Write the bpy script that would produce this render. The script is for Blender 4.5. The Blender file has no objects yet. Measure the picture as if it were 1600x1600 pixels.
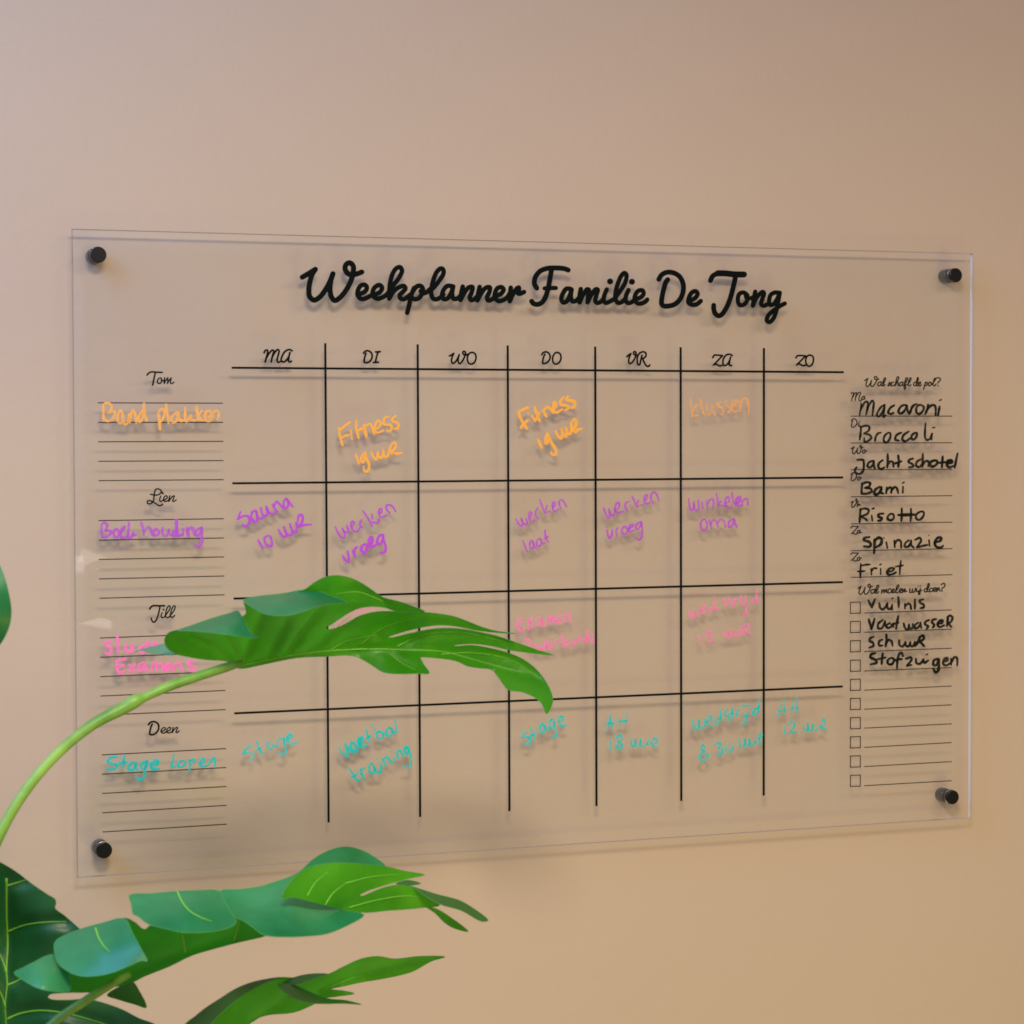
import bpy, math, random
import numpy as np
from mathutils import Vector, Matrix
from mathutils.geometry import delaunay_2d_cdt

S = bpy.context.scene
COL = S.collection
random.seed(7)

# ------------------------------------------------------------------ camera
# board frame: x along the board, z up, y into the wall; top-left corner of the front face = (0,0,0) + BO
BO = Vector((-0.45, 0.0, 1.85))
BW, BH, BT, GAP = 0.90, 0.5662, 0.004, 0.0142      # board width, height, thickness, back face to wall
FPX, YAW, PIT, ROL = 3806.03, 0.3623, 0.0327, 0.0024
CAM = Vector((-0.3950, -2.1163, -0.1774)) + BO
_r0 = Vector((math.cos(YAW), -math.sin(YAW), 0)); _f0 = Vector((math.sin(YAW), math.cos(YAW), 0)); _u0 = Vector((0, 0, 1))
FWD = _f0 * math.cos(PIT) - _u0 * math.sin(PIT)
_u1 = _u0 * math.cos(PIT) + _f0 * math.sin(PIT)
RGT = _r0 * math.cos(ROL) - _u1 * math.sin(ROL)
UPV = _r0 * math.sin(ROL) + _u1 * math.cos(ROL)
cd = bpy.data.cameras.new('camera'); cam = bpy.data.objects.new('camera', cd); COL.objects.link(cam)
cd.sensor_width = 36.0; cd.lens = 36.0 * FPX / 1600.0; cd.clip_start = 0.05; cd.clip_end = 60
M = Matrix((RGT, UPV, -FWD)).transposed().to_4x4(); M.translation = CAM
cam.matrix_world = M
cd.dof.use_dof = True; cd.dof.focus_distance = 2.28; cd.dof.aperture_fstop = 12.0
S.camera = cam

# ------------------------------------------------------------------ world, lamps, exposure
w = bpy.data.worlds.new('World'); S.world = w; w.use_nodes = True
bg = w.node_tree.nodes['Background']; bg.inputs[0].default_value = (1.0, 0.72, 0.68, 1); bg.inputs[1].default_value = 0.30
S.view_settings.view_transform = 'Standard'; S.view_settings.look = 'None'
S.view_settings.exposure = 0.0; S.view_settings.gamma = 1.0; S.view_settings.use_curve_mapping = False
S.cycles.filter_width = 1.7; S.cycles.max_bounces = 12; S.cycles.transparent_max_bounces = 24
S.cycles.caustics_reflective = False; S.cycles.caustics_refractive = False

def lamp(name, loc, target, size, power, col, size_y=None, shape=None):
    d = bpy.data.lights.new(name, 'AREA'); o = bpy.data.objects.new(name, d); COL.objects.link(o)
    d.shape = shape or ('RECTANGLE' if size_y else 'DISK'); d.size = size
    if size_y: d.size_y = size_y
    d.energy = power; d.color = col
    o.location = loc
    o.rotation_euler = (Vector(target) - Vector(loc)).to_track_quat('-Z', 'Y').to_euler()
    return o
BC = BO + Vector((BW / 2, 0, -BH / 2))
KL = BO + Vector((-0.10, -1.50, 0.55))
lamp('ceiling_lamp', KL, KL + Vector((0, 0.01, -1)), 0.46, 31.0, (1.0, 0.87, 0.68))
KP = BO + Vector((0.95, -1.60, 0.60))
lamp('ceiling_panel', KP, KP + Vector((0, 0.01, -1)), 1.1, 16.5, (1.0, 0.88, 0.68), 0.70)
lamp('window_light', BO + Vector((-1.15, -0.60, 0.85)), BO + Vector((-0.25, 0, 0.1)), 1.3, 41.0, (0.17, 0.43, 1.0), 1.3)
lamp('floor_bounce_fill', BO + Vector((0.9, -1.6, -1.55)), BO + Vector((0.7, 0, -0.5)), 0.5, 5.2, (0.9, 1.0, 0.08), 0.5)  # added fill standing in for warm bounce off the floor

# ------------------------------------------------------------------ helpers
def ray(px, py):
    v = RGT * ((px - 800) / FPX) + UPV * ((800 - py) / FPX) + FWD
    return v
def P(px, py, d=0.0):
    """point of the room seen at photo position (px,py), d metres in front of the board's front face"""
    v = ray(px, py); t = (-d - CAM.y) / v.y
    return CAM + v * t

def tag(o, label=None, cat=None, group=None, kind=None):
    if label: o['label'] = label
    if cat: o['category'] = cat
    if group: o['group'] = group
    if kind: o['kind'] = kind
    return o
ORI = {}
def empty(name, loc, parent=None):
    o = bpy.data.objects.new(name, None); COL.objects.link(o); o.empty_display_size = 0.05
    o.parent = parent
    o.location = Vector(loc) - (ORI[parent] if parent else Vector((0, 0, 0)))
    ORI[o] = Vector(loc)
    return o
def mesh(name, V, F, mats, parent=None, smooth=True, mi=None, origin=None):
    """V in room coordinates; object origin at 'origin' (default: its parent's)"""
    og = Vector(origin) if origin is not None else (ORI[parent] if parent else Vector((0, 0, 0)))
    me = bpy.data.meshes.new(name)
    me.from_pydata([tuple(Vector(v) - og) for v in V], [], F)
    for m in (mats if isinstance(mats, (list, tuple)) else [mats]): me.materials.append(m)
    if mi: me.polygons.foreach_set('material_index', mi)
    me.polygons.foreach_set('use_smooth', [smooth] * len(me.polygons)); me.update()
    o = bpy.data.objects.new(name, me); COL.objects.link(o)
    o.parent = parent; o.location = og - (ORI[parent] if parent else Vector((0, 0, 0)))
    ORI[o] = og
    return o

# small lamps added across the room for pale reflections in the acrylic's left end
def reflection_lamp(px, py, wpx, hpx, roll, power):
    b = P(px, py); v = (b - CAM).normalized(); r = Vector((v.x, -v.y, v.z)); c = b + r * 3.0
    k = ((b - CAM).length + 3.0) / FPX
    o = lamp('far_reflection_lamp', c, b, wpx * k, power, (1.0, 0.93, 0.85), hpx * k)
    o.rotation_euler.rotate_axis('Z', math.radians(roll))
for a in ((147, 965, 58, 26, -12, .022), (152, 878, 58, 22, -24, .014), (124, 882, 14, 26, 4, .005), (214, 952, 36, 8, -22, .005)): reflection_lamp(*a)

# ------------------------------------------------------------------ materials
def mat(name):
    m = bpy.data.materials.new(name); m.use_nodes = True
    nt = m.node_tree; nt.nodes.clear()
    out = nt.nodes.new('ShaderNodeOutputMaterial')
    return m, nt, out
def N(nt, t, **kw):
    n = nt.nodes.new('ShaderNode' + t)
    for k, v in kw.items():
        if k in n.inputs: n.inputs[k].default_value = v
        else: setattr(n, k, v)
    return n
def rgb(c): return (c[0], c[1], c[2], 1)

def m_wall():
    m, nt, out = mat('wall_paint'); L = nt.links
    b = N(nt, 'BsdfPrincipled', Roughness=0.62); b.inputs['Specular IOR Level'].default_value = 0.25
    co = N(nt, 'TexCoord')
    n1 = N(nt, 'TexNoise', Scale=2.2, Detail=4.0)
    n2 = N(nt, 'TexNoise', Scale=190.0, Detail=3.0); n3 = N(nt, 'TexNoise', Scale=55.0, Detail=2.0)
    for n in (n1, n2, n3): L.new(co.outputs['Object'], n.inputs['Vector'])
    mx = N(nt, 'Mix', data_type='RGBA'); mx.inputs[6].default_value = rgb((0.565, 0.420, 0.300)); mx.inputs[7].default_value = rgb((0.600, 0.452, 0.328))
    L.new(n1.outputs[0], mx.inputs[0]); L.new(mx.outputs[2], b.inputs['Base Color'])
    ad = N(nt, 'Math', operation='ADD'); L.new(n2.outputs[0], ad.inputs[0]); L.new(n3.outputs[0], ad.inputs[1])
    bp = N(nt, 'Bump', Strength=0.20, Distance=0.0010); L.new(ad.outputs[0], bp.inputs['Height']); L.new(bp.outputs[0], b.inputs['Normal'])
    L.new(b.outputs[0], out.inputs[0]); return m

def m_acrylic():
    m, nt, out = mat('clear_acrylic'); L = nt.links
    t = N(nt, 'BsdfTransparent', Color=rgb((0.997, 0.998, 0.992)))
    g = N(nt, 'BsdfGlossy', Roughness=0.008); lw = N(nt, 'LayerWeight', Blend=0.5)
    pw = N(nt, 'Math', operation='POWER'); pw.inputs[1].default_value = 5.0; L.new(lw.outputs['Facing'], pw.inputs[0])
    fr = N(nt, 'Math', operation='MULTIPLY_ADD'); fr.inputs[1].default_value = 0.9; fr.inputs[2].default_value = 0.030; L.new(pw.outputs[0], fr.inputs[0])
    mx = N(nt, 'MixShader'); L.new(fr.outputs[0], mx.inputs[0]); L.new(t.outputs[0], mx.inputs[1]); L.new(g.outputs[0], mx.inputs[2])
    # uneven pale veil in place of the room's reflection, with faint smudges
    co = N(nt, 'TexCoord'); n = N(nt, 'TexNoise', Scale=5.0, Detail=6.0, Roughness=0.65); L.new(co.outputs['Object'], n.inputs['Vector'])
    mr = N(nt, 'MapRange'); mr.inputs['From Min'].default_value = 0.40; mr.inputs['From Max'].default_value = 0.68; mr.inputs['To Min'].default_value = 0.012; mr.inputs['To Max'].default_value = 0.048
    L.new(n.outputs[0], mr.inputs[0]); d = N(nt, 'BsdfDiffuse', Color=rgb((0.80, 0.79, 0.77)))
    m2 = N(nt, 'MixShader'); L.new(mr.outputs[0], m2.inputs[0]); L.new(mx.outputs[0], m2.inputs[1]); L.new(d.outputs[0], m2.inputs[2])
    L.new(m2.outputs[0], out.inputs[0]); return m
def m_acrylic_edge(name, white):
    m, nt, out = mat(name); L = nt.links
    # edge light put into the material: dim from outside, bright from inside
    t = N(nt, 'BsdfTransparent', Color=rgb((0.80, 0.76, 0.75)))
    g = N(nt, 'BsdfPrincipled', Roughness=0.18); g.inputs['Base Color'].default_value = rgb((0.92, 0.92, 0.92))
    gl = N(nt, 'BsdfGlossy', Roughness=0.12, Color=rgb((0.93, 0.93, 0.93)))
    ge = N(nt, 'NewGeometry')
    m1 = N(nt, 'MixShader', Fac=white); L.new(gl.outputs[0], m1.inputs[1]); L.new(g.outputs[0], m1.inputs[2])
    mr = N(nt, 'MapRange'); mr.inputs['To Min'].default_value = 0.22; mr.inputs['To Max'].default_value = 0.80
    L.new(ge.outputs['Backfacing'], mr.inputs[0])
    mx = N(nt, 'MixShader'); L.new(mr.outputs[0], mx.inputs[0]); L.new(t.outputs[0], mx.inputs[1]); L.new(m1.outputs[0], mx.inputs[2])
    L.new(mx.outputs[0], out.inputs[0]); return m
def m_plain(name, c, rough=0.5, spec=0.5, metal=0.0, var=0.15, scale=60):
    m, nt, out = mat(name); L = nt.links
    b = N(nt, 'BsdfPrincipled', Roughness=rough, Metallic=metal); b.inputs['Specular IOR Level'].default_value = spec
    co = N(nt, 'TexCoord'); n = N(nt, 'TexNoise', Scale=scale, Detail=3.0); L.new(co.outputs['Object'], n.inputs['Vector'])
    mx = N(nt, 'Mix', data_type='RGBA'); mx.inputs[6].default_value = rgb([x * (1 - var) for x in c]); mx.inputs[7].default_value = rgb([min(1, x * (1 + var)) for x in c])
    L.new(n.outputs[0], mx.inputs[0]); L.new(mx.outputs[2], b.inputs['Base Color']); L.new(b.outputs[0], out.inputs[0]); return m
def m_chalk(name, c, lo, hi, scale=130.0):
    """chalk-marker ink: covers more or less as the pen ran dry"""
    m, nt, out = mat(name); L = nt.links
    b = N(nt, 'BsdfPrincipled', Roughness=0.75); b.inputs['Base Color'].default_value = rgb(c); b.inputs['Specular IOR Level'].default_value = 0.05
    t = N(nt, 'BsdfTransparent'); co = N(nt, 'TexCoord'); n = N(nt, 'TexNoise', Scale=scale, Detail=3.0, Roughness=0.6)
    L.new(co.outputs['Object'], n.inputs['Vector'])
    mr = N(nt, 'MapRange'); mr.inputs['From Min'].default_value = 0.36; mr.inputs['From Max'].default_value = 0.62
    mr.inputs['To Min'].default_value = lo; mr.inputs['To Max'].default_value = hi
    L.new(n.outputs[0], mr.inputs[0])
    mx = N(nt, 'MixShader'); L.new(mr.outputs[0], mx.inputs[0]); L.new(t.outputs[0], mx.inputs[1]); L.new(b.outputs[0], mx.inputs[2])
    L.new(mx.outputs[0], out.inputs[0]); return m
def m_leaf(name, c0, c1, tr, rough=0.33, tf=0.42, sc=9.0):
    m, nt, out = mat(name); L = nt.links
    b = N(nt, 'BsdfPrincipled', Roughness=rough); b.inputs['Specular IOR Level'].default_value = 0.5
    co = N(nt, 'TexCoord'); n = N(nt, 'TexNoise', Scale=sc, Detail=5.0, Roughness=0.55); L.new(co.outputs['Object'], n.inputs['Vector'])
    cr = N(nt, 'MapRange'); cr.inputs['From Min'].default_value = 0.34; cr.inputs['From Max'].default_value = 0.66; L.new(n.outputs[0], cr.inputs[0])
    mx = N(nt, 'Mix', data_type='RGBA'); mx.inputs[6].default_value = rgb(c0); mx.inputs[7].default_value = rgb(c1)
    L.new(cr.outputs[0], mx.inputs[0]); L.new(mx.outputs[2], b.inputs['Base Color'])
    n2 = N(nt, 'TexNoise', Scale=70.0, Detail=2.0); L.new(co.outputs['Object'], n2.inputs['Vector'])
    bp = N(nt, 'Bump', Strength=0.25, Distance=0.0012); L.new(n2.outputs[0], bp.inputs['Height']); L.new(bp.outputs[0], b.inputs['Normal'])
    t = N(nt, 'BsdfTranslucent'); tm = N(nt, 'Mix', data_type='RGBA'); tm.inputs[6].default_value = rgb([x * 0.62 for x in tr]); tm.inputs[7].default_value = rgb(tr)
    L.new(cr.outputs[0], tm.inputs[0]); L.new(tm.outputs[2], t.inputs['Color']); ms = N(nt, 'MixShader', Fac=tf)
    L.new(b.outputs[0], ms.inputs[1]); L.new(t.outputs[0], ms.inputs[2]); L.new(ms.outputs[0], out.inputs[0]); return m

WALL = m_wall(); ACR = m_acrylic(); EDGE = m_acrylic_edge('polished_acrylic_edge', 0.10); GLINT_EDGE = m_acrylic_edge('glint_acrylic_edge', 0.95)  # right edge whiter: its bright glint is put into the colour
INK = m_plain('black_print', (0.005, 0.007, 0.006), 0.7, 0.03)
INKTHIN = m_plain('thin_black_print', (0.020, 0.019, 0.015), 0.6, 0.08)
PEN = m_chalk('black_marker', (0.007, 0.010, 0.008), 0.92, 1.0)
ORANGE = m_chalk('orange_chalk_marker', (1.0, 0.45, 0.07), 0.86, 1.0)
ORANGEF = m_chalk('faint_orange_chalk_marker', (1.0, 0.42, 0.09), 0.34, 0.80)
ORANGEM = m_chalk('thin_orange_chalk_marker', (1.0, 0.46, 0.10), 0.68, 1.0)
PURPLE = m_chalk('purple_chalk_marker', (0.50, 0.085, 0.60), 0.88, 1.0)
PURPLEF = m_chalk('thin_purple_chalk_marker', (0.50, 0.10, 0.58), 0.72, 0.97)
PINK = m_chalk('pink_chalk_marker', (1.0, 0.20, 0.50), 0.72, 1.0)
PINKF = m_chalk('faint_pink_chalk_marker', (1.0, 0.20, 0.50), 0.32, 0.85, 170)
PINKG = m_chalk('wiped_pink_chalk_marker', (1.0, 0.24, 0.45), 0.10, 0.42, 170)
TEAL = m_chalk('teal_chalk_marker', (0.015, 0.52, 0.47), 0.75, 1.0)
TEALF = m_chalk('faint_teal_chalk_marker', (0.02, 0.55, 0.52), 0.45, 1.0, 170)
CAPM = m_plain('black_anodised_metal', (0.005, 0.0055, 0.006), 0.32, 0.30, 0.0)
BARRELM = m_plain('satin_black_metal', (0.035, 0.037, 0.038), 0.25, 0.6, 0.5)
COLLARM = m_plain('highlight_metal', (0.22, 0.23, 0.24), 0.25, 0.5, 0.9)  # brighter metal puts the highlight between cap and barrel into the colour
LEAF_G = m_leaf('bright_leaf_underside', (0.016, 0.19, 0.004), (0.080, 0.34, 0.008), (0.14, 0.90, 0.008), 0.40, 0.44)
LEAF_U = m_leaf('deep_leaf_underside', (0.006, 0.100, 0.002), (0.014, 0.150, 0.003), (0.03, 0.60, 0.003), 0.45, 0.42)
LEAF_T = m_leaf('glossy_leaf_top', (0.006, 0.145, 0.045), (0.045, 0.275, 0.105), (0.03, 0.50, 0.07), 0.33, 0.22)
LEAF_D = m_leaf('dark_leaf_top', (0.008, 0.080, 0.024), (0.016, 0.120, 0.036), (0.02, 0.26, 0.03), 0.42, 0.20)
LEAF_M = m_leaf('olive_leaf_top', (0.020, 0.110, 0.012), (0.034, 0.150, 0.020), (0.05, 0.36, 0.03), 0.42, 0.25)
STEMM = m_leaf('leaf_stem_skin', (0.10, 0.29, 0.028), (0.32, 0.55, 0.09), (0.2, 0.5, 0.05), 0.42, 0.12, 22.0)
VEINM = m_leaf('leaf_vein', (0.20, 0.56, 0.05), (0.26, 0.64, 0.07), (0.40, 0.95, 0.05), 0.5, 0.15)
RIMM = m_leaf('leaf_rim', (0.10, 0.40, 0.09), (0.14, 0.45, 0.11), (0.2, 0.7, 0.15), 0.35, 0.40)
LEAF_P = m_leaf('pale_leaf', (0.13, 0.28, 0.12), (0.16, 0.32, 0.14), (0.2, 0.42, 0.15), 0.4, 0.3)

# ------------------------------------------------------------------ wall
def build_wall():
    y = BT + GAP
    V = [(-4, y, -0.2), (5, y, -0.2), (5, y, 3.4), (-4, y, 3.4), (-4, y + .15, -0.2), (5, y + .15, -0.2), (5, y + .15, 3.4), (-4, y + .15, 3.4)]
    F = [(0, 1, 2, 3), (5, 4, 7, 6), (4, 0, 3, 7), (1, 5, 6, 2), (3, 2, 6, 7), (4, 5, 1, 0)]
    tag(mesh('wall', V, F, WALL, smooth=False), 'plain beige painted wall behind the clear planner board', 'wall', kind='structure')
build_wall()

# ------------------------------------------------------------------ planner board
board = empty('planner_board', (BC.x, BT + GAP, BO.z - BH))
tag(board, 'clear acrylic week planner board with black lettering, standing off the beige wall', 'planner board')

def panel():
    x0, x1, z1, z0 = BO.x, BO.x + BW, BO.z, BO.z - BH
    c = 0.0006
    V = []
    for (yy, k) in ((0, c), (c, 0), (BT - c, 0), (BT, c)):
        V += [(x0 + k, yy, z0 + k), (x1 - k, yy, z0 + k), (x1 - k, yy, z1 - k), (x0 + k, yy, z1 - k)]
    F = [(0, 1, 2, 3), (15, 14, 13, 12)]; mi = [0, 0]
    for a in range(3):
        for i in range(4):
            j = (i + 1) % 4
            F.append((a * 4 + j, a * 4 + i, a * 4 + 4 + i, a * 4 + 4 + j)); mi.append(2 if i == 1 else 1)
    mesh('panel', V, F, [ACR, EDGE, GLINT_EDGE], board, smooth=False, mi=mi)
panel()

def catmull(pts, closed=False, sub=7):
    if len(pts) < 3: 
        return [np.array(p, float) for p in pts]
    p = [np.array(q, float) for q in pts]
    if np.linalg.norm(p[0] - p[-1]) < 1e-6 and len(p) > 3:
        ext = [p[-2]] + p + [p[1]]
    else:
        ext = [2 * p[0] - p[1]] + p + [2 * p[-1] - p[-2]]
    out = []
    for i in range(1, len(ext) - 2):
        a, b, c, d = ext[i - 1:i + 3]
        l0, l1, l2 = [max(1e-4, np.linalg.norm(q - r)) ** 0.5 for q, r in ((b, a), (c, b), (d, c))]
        m1 = (c - b) / l1 - (c - a) / (l0 + l1) + (b - a) / l0
        m2 = (d - c) / l2 - (d - b) / (l1 + l2) + (c - b) / l1
        m1 *= l1; m2 *= l1
        for k in range(sub):
            t = k / sub
            out.append((2 * t**3 - 3 * t**2 + 1) * b + (t**3 - 2 * t**2 + t) * m1 + (-2 * t**3 + 3 * t**2) * c + (t**3 - t**2) * m2)
    out.append(p[-1]); return out

def stroke_mesh(V, F, pts, r, h=0.00012, base=0.00006, wob=0.0, taper=0.0):
    """ink line: a low dome with round ends, drawn in photo pixels and laid on the board's front face"""
    if len(pts) == 1: pts = [pts[0], (pts[0][0] + 0.02, pts[0][1])]
    q = catmull(pts); q2 = [q[0]]
    for a in q[1:]:
        if np.linalg.norm(a - q2[-1]) > 0.05 * r: q2.append(a)
    q = q2 if len(q2) > 1 else [q[0], q[0] + np.array([0.05 * r, 0])]
    n = len(q); ph = random.uniform(0, 6.28)
    rows = []
    def put(p, hh):
        w_ = P(p[0], p[1], base + hh); V.append(w_); return len(V) - 1
    tang = []
    for i in range(n):
        t = q[min(n - 1, i + 1)] - q[max(0, i - 1)]; tang.append(t / max(1e-9, np.linalg.norm(t)))
    rr = [r * (1 + wob * math.sin(ph + i * 0.55) ) * (1 - taper * abs(2 * i / max(1, n - 1) - 1) ** 3) for i in range(n)]
    for i in range(n):
        nn = np.array([-tang[i][1], tang[i][0]])
        rows.append((put(q[i] + nn * rr[i], 0), put(q[i] + nn * rr[i] * .6, h * .75), put(q[i], h), put(q[i] - nn * rr[i] * .6, h * .75), put(q[i] - nn * rr[i], 0)))
    for a, b in zip(rows, rows[1:]):
        for k in range(4): F.append((a[k], a[k + 1], b[k + 1], b[k]))
    for end, sgn in ((0, -1), (n - 1, 1)):
        t = tang[end] * sgn; nn = np.array([-tang[end][1], tang[end][0]]); R = rr[end]
        row = rows[end]; prev = [row[0], row[1]]
        for s in range(1, 7):
            a = math.pi * s / 6
            dv = nn * math.cos(a) + t * math.sin(a)
            cur = [row[4], row[3]] if s == 6 else [put(q[end] + dv * R, 0), put(q[end] + dv * R * .6, h * .75)]
            F.append((prev[0], prev[1], cur[1], cur[0]) if sgn > 0 else (prev[1], prev[0], cur[0], cur[1]))
            F.append((prev[1], row[2], cur[1]) if sgn > 0 else (row[2], prev[1], cur[1]))
            prev = cur

def parse(x0, y0, sc, txt, r):
    out = []
    for s in txt.split('/'):
        s = s.strip()
        if not s: continue
        rr = r
        if ':' in s: a, s = s.split(':'); rr = float(a)
        v = [float(k) for k in s.split()]
        out.append(([(x0 + v[i] / sc, y0 + v[i + 1] / sc) for i in range(0, len(v), 2)], rr / sc))
    return out
def text(name, m, parts, label=None, base=0.00006, wob=0.0, taper=0.0, fat=1.07):
    V, F = [], []
    for (x0, y0, sc, r, txt) in parts:
        for pts, rr in parse(x0, y0, sc, txt, r):
            stroke_mesh(V, F, pts, rr * fat, base=base, wob=wob, taper=taper)
    o = mesh(name, V, F, m, board)
    if label: o['label'] = label
    return o
def line(name, m, a, b, r, base=0.00004):
    V, F = [], []
    d = np.array(b, float) - np.array(a, float); d /= np.linalg.norm(d); n_ = np.array([-d[1], d[0]])
    for p in (a, b):
        for k, hh in ((1, 0), (.7, .00008), (-.7, .00008), (-1, 0)):
            q = np.array(p, float) + n_ * r * k; V.append(P(q[0], q[1], base + hh))
    for k in range(3): F.append((k, k + 1, 5 + k, 4 + k))
    F.append((0, 1, 2, 3)); F.append((7, 6, 5, 4))
    return mesh(name, V, F, m, board, smooth=False)

# ---- title
text('title_lettering', INK, [
 (460, 395, 8, 31, '98 305 180 258 262 206/262 206 222 270 195 360 181 460 190 545 243 592 315 555 395 450 450 345 482 262/482 262 455 350 445 450 462 550 505 597 570 560 650 460 712 335 738 230 732 160 690 125 648 145 633 195 660 252 715 276 785 262 842 240'
  '/28:825 513 888 478 905 430 878 400 830 410 797 460 790 525 828 573 880 573 940 543 985 515/28:1012 520 1075 485 1096 437 1065 403 1012 425 980 480 986 540 1030 573 1090 560 1150 525 1185 485'
  '/28:1178 490 1232 410 1308 312 1345 222 1320 180 1272 196 1222 275 1196 380 1188 480 1186 572/28:1186 572 1238 485 1305 432 1368 415 1388 445 1352 492 1318 525 1325 568 1365 580 1410 555 1445 525'),
 (640, 395, 8, 28, '55 440 15 545 -5 650 -30 750/20 545 60 580 115 566 155 512 166 452 140 415 95 418 50 470 20 545/138 478 165 506 205 496 260 452'
  '/200 500 290 445 372 345 424 255 416 205 385 198 340 240 300 330 276 430 271 520 300 576 340 580 395 550 420 520'
  '/522 415 470 415 422 470 406 540 430 580 475 570 520 500 545 420/545 420 531 515 550 574 592 572 632 540 655 500'
  '/665 422 646 505 636 590/636 590 682 505 742 432 785 428 780 480 752 560 768 590 805 582 850 540'
  '/876 426 856 510 848 595/848 595 892 512 952 438 1002 432 1000 482 968 560 982 595 1022 586 1062 555'
  '/1072 545 1148 505 1175 460 1150 430 1100 442 1068 500 1066 560 1106 600 1162 595 1216 560 1250 510'
  '/1265 436 1255 520 1253 605/1253 605 1286 530 1330 458 1364 434 1366 470 1350 502 1376 512 1430 490'),
 (820, 400, 8, 30, '150 402 120 345 132 265 192 190 282 155 400 150 490 158 543 176/335 165 312 300 290 410 260 510 215 580 158 605 105 592 85 565/26:247 405 320 400 388 400'
  '/28:570 410 520 410 476 470 456 540 480 580 520 570 560 500 585 420/28:585 420 575 510 596 566 640 560 680 520'
  '/27:700 412 685 490 685 580/27:685 580 722 500 780 415 802 425 790 500 785 580/27:785 580 830 490 890 415 912 422 895 490 880 560 902 586 950 572 985 530'
  '/27:1025 418 995 490 986 550 1010 586 1060 570 1110 540/36:1065 318'
  '/27:1112 545 1198 430 1258 322 1270 235 1245 212 1205 250 1165 340 1136 450 1135 540 1165 586 1210 576 1260 530'
  '/27:1297 426 1265 500 1262 560 1290 588 1330 580 1380 540/36:1338 322'
  '/27:1375 545 1450 515 1485 470 1470 430 1420 435 1380 490 1375 550 1410 592 1460 592 1505 572 1530 545'),
 (1020, 400, 7.273, 27, '68 265 100 215 158 186 230 190 300 230 343 310 345 400 310 490 250 548 180 568 120 566 101 545 106 460 126 370 150 295 170 268'
  '/25:425 510 488 470 509 430 490 402 450 410 412 470 406 530 445 553 500 548 545 512'
  '/655 280 682 228 742 198 820 198/33:740 196 830 198 920 208 1036 210/940 215 938 240 915 350 880 480 835 590 780 668 745 680 708 650 692 600 692 560'
  '/24:1030 415 985 430 966 500 985 555 1030 555 1070 510 1075 450 1030 415/22:1055 450 1065 480 1110 480 1150 460'
  '/24:1165 405 1147 490 1137 565/24:1137 565 1182 470 1250 408 1264 428 1240 500 1232 550 1262 566 1310 545'
  '/24:1432 418 1390 415 1342 440 1322 500 1332 555 1372 550 1412 490 1443 418/24:1443 418 1424 520 1404 620 1370 710 1325 752 1296 735 1310 680 1370 620 1440 572 1500 540'),
], base=0.00006)

# ---- day headings
D1 = (400, 530, 7.273, 10.5); D2 = (690, 535, 8, 11); D3 = (960, 535, 8, 11); D4 = (1180, 535, 10, 13.5)
for z, t in (
 (D1, '92 155 104 130 130 125 130 160 115 215 105 258/112 225 150 160 185 125 202 132 190 180 172 258/180 215 215 150 245 118 262 130 250 190 240 240 250 262 275 256/410 132 380 118 330 140 296 195 286 240 310 260 345 240 375 190 385 155/385 150 372 215 370 250 385 260 402 250'),
 (D1, '1222 160 1240 138 1275 132 1310 155 1320 200 1300 245 1260 268 1232 262 1230 235 1240 190 1250 160/1360 145 1412 142/1388 145 1370 200 1357 262/1335 265 1390 262'),
 (D2, '98 170 125 155 152 138/152 138 130 190 125 240 145 262 175 240 205 190 220 155/220 155 208 200 210 250 230 265 265 225 290 170 298 125 280 112 265 125 275 150 305 158 328 148/380 125 340 145 322 195 335 255 370 272 410 250 430 195 420 145 380 125'),
 (D2, '1252 155 1268 130 1305 118 1340 135 1358 180 1340 230 1300 262 1265 262 1265 230 1275 185 1290 148/1440 125 1405 150 1388 200 1398 255 1430 272 1470 250 1492 200 1482 145 1440 125'),
 (D3, '155 180 180 155 207 140/207 140 182 200 180 250 198 265 230 240 262 185 270 130 255 115 240 125 245 150 280 158/345 160 330 220 315 280 297 278 285 230 290 180 315 135 355 118 390 130 395 165 370 195 345 203/352 198 375 255 405 296 430 298 442 282'),
 (D3, '1230 190 1250 160 1300 160 1352 165/1352 165 1295 225 1238 285/1250 275 1275 275 1310 293 1345 290/1474 165 1440 148 1395 160 1360 215 1358 265 1375 290 1410 275 1440 225 1452 185/1452 185 1440 240 1438 285 1464 290'),
 (D4, '635 240 660 210 710 205 790 212/790 210 720 280 648 352/668 335 700 340 740 365 790 355/850 198 815 215 790 265 800 340 840 375 885 350 910 280 900 220 850 198')):
    text('day_heading', INK, [z + (t,)])

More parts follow.
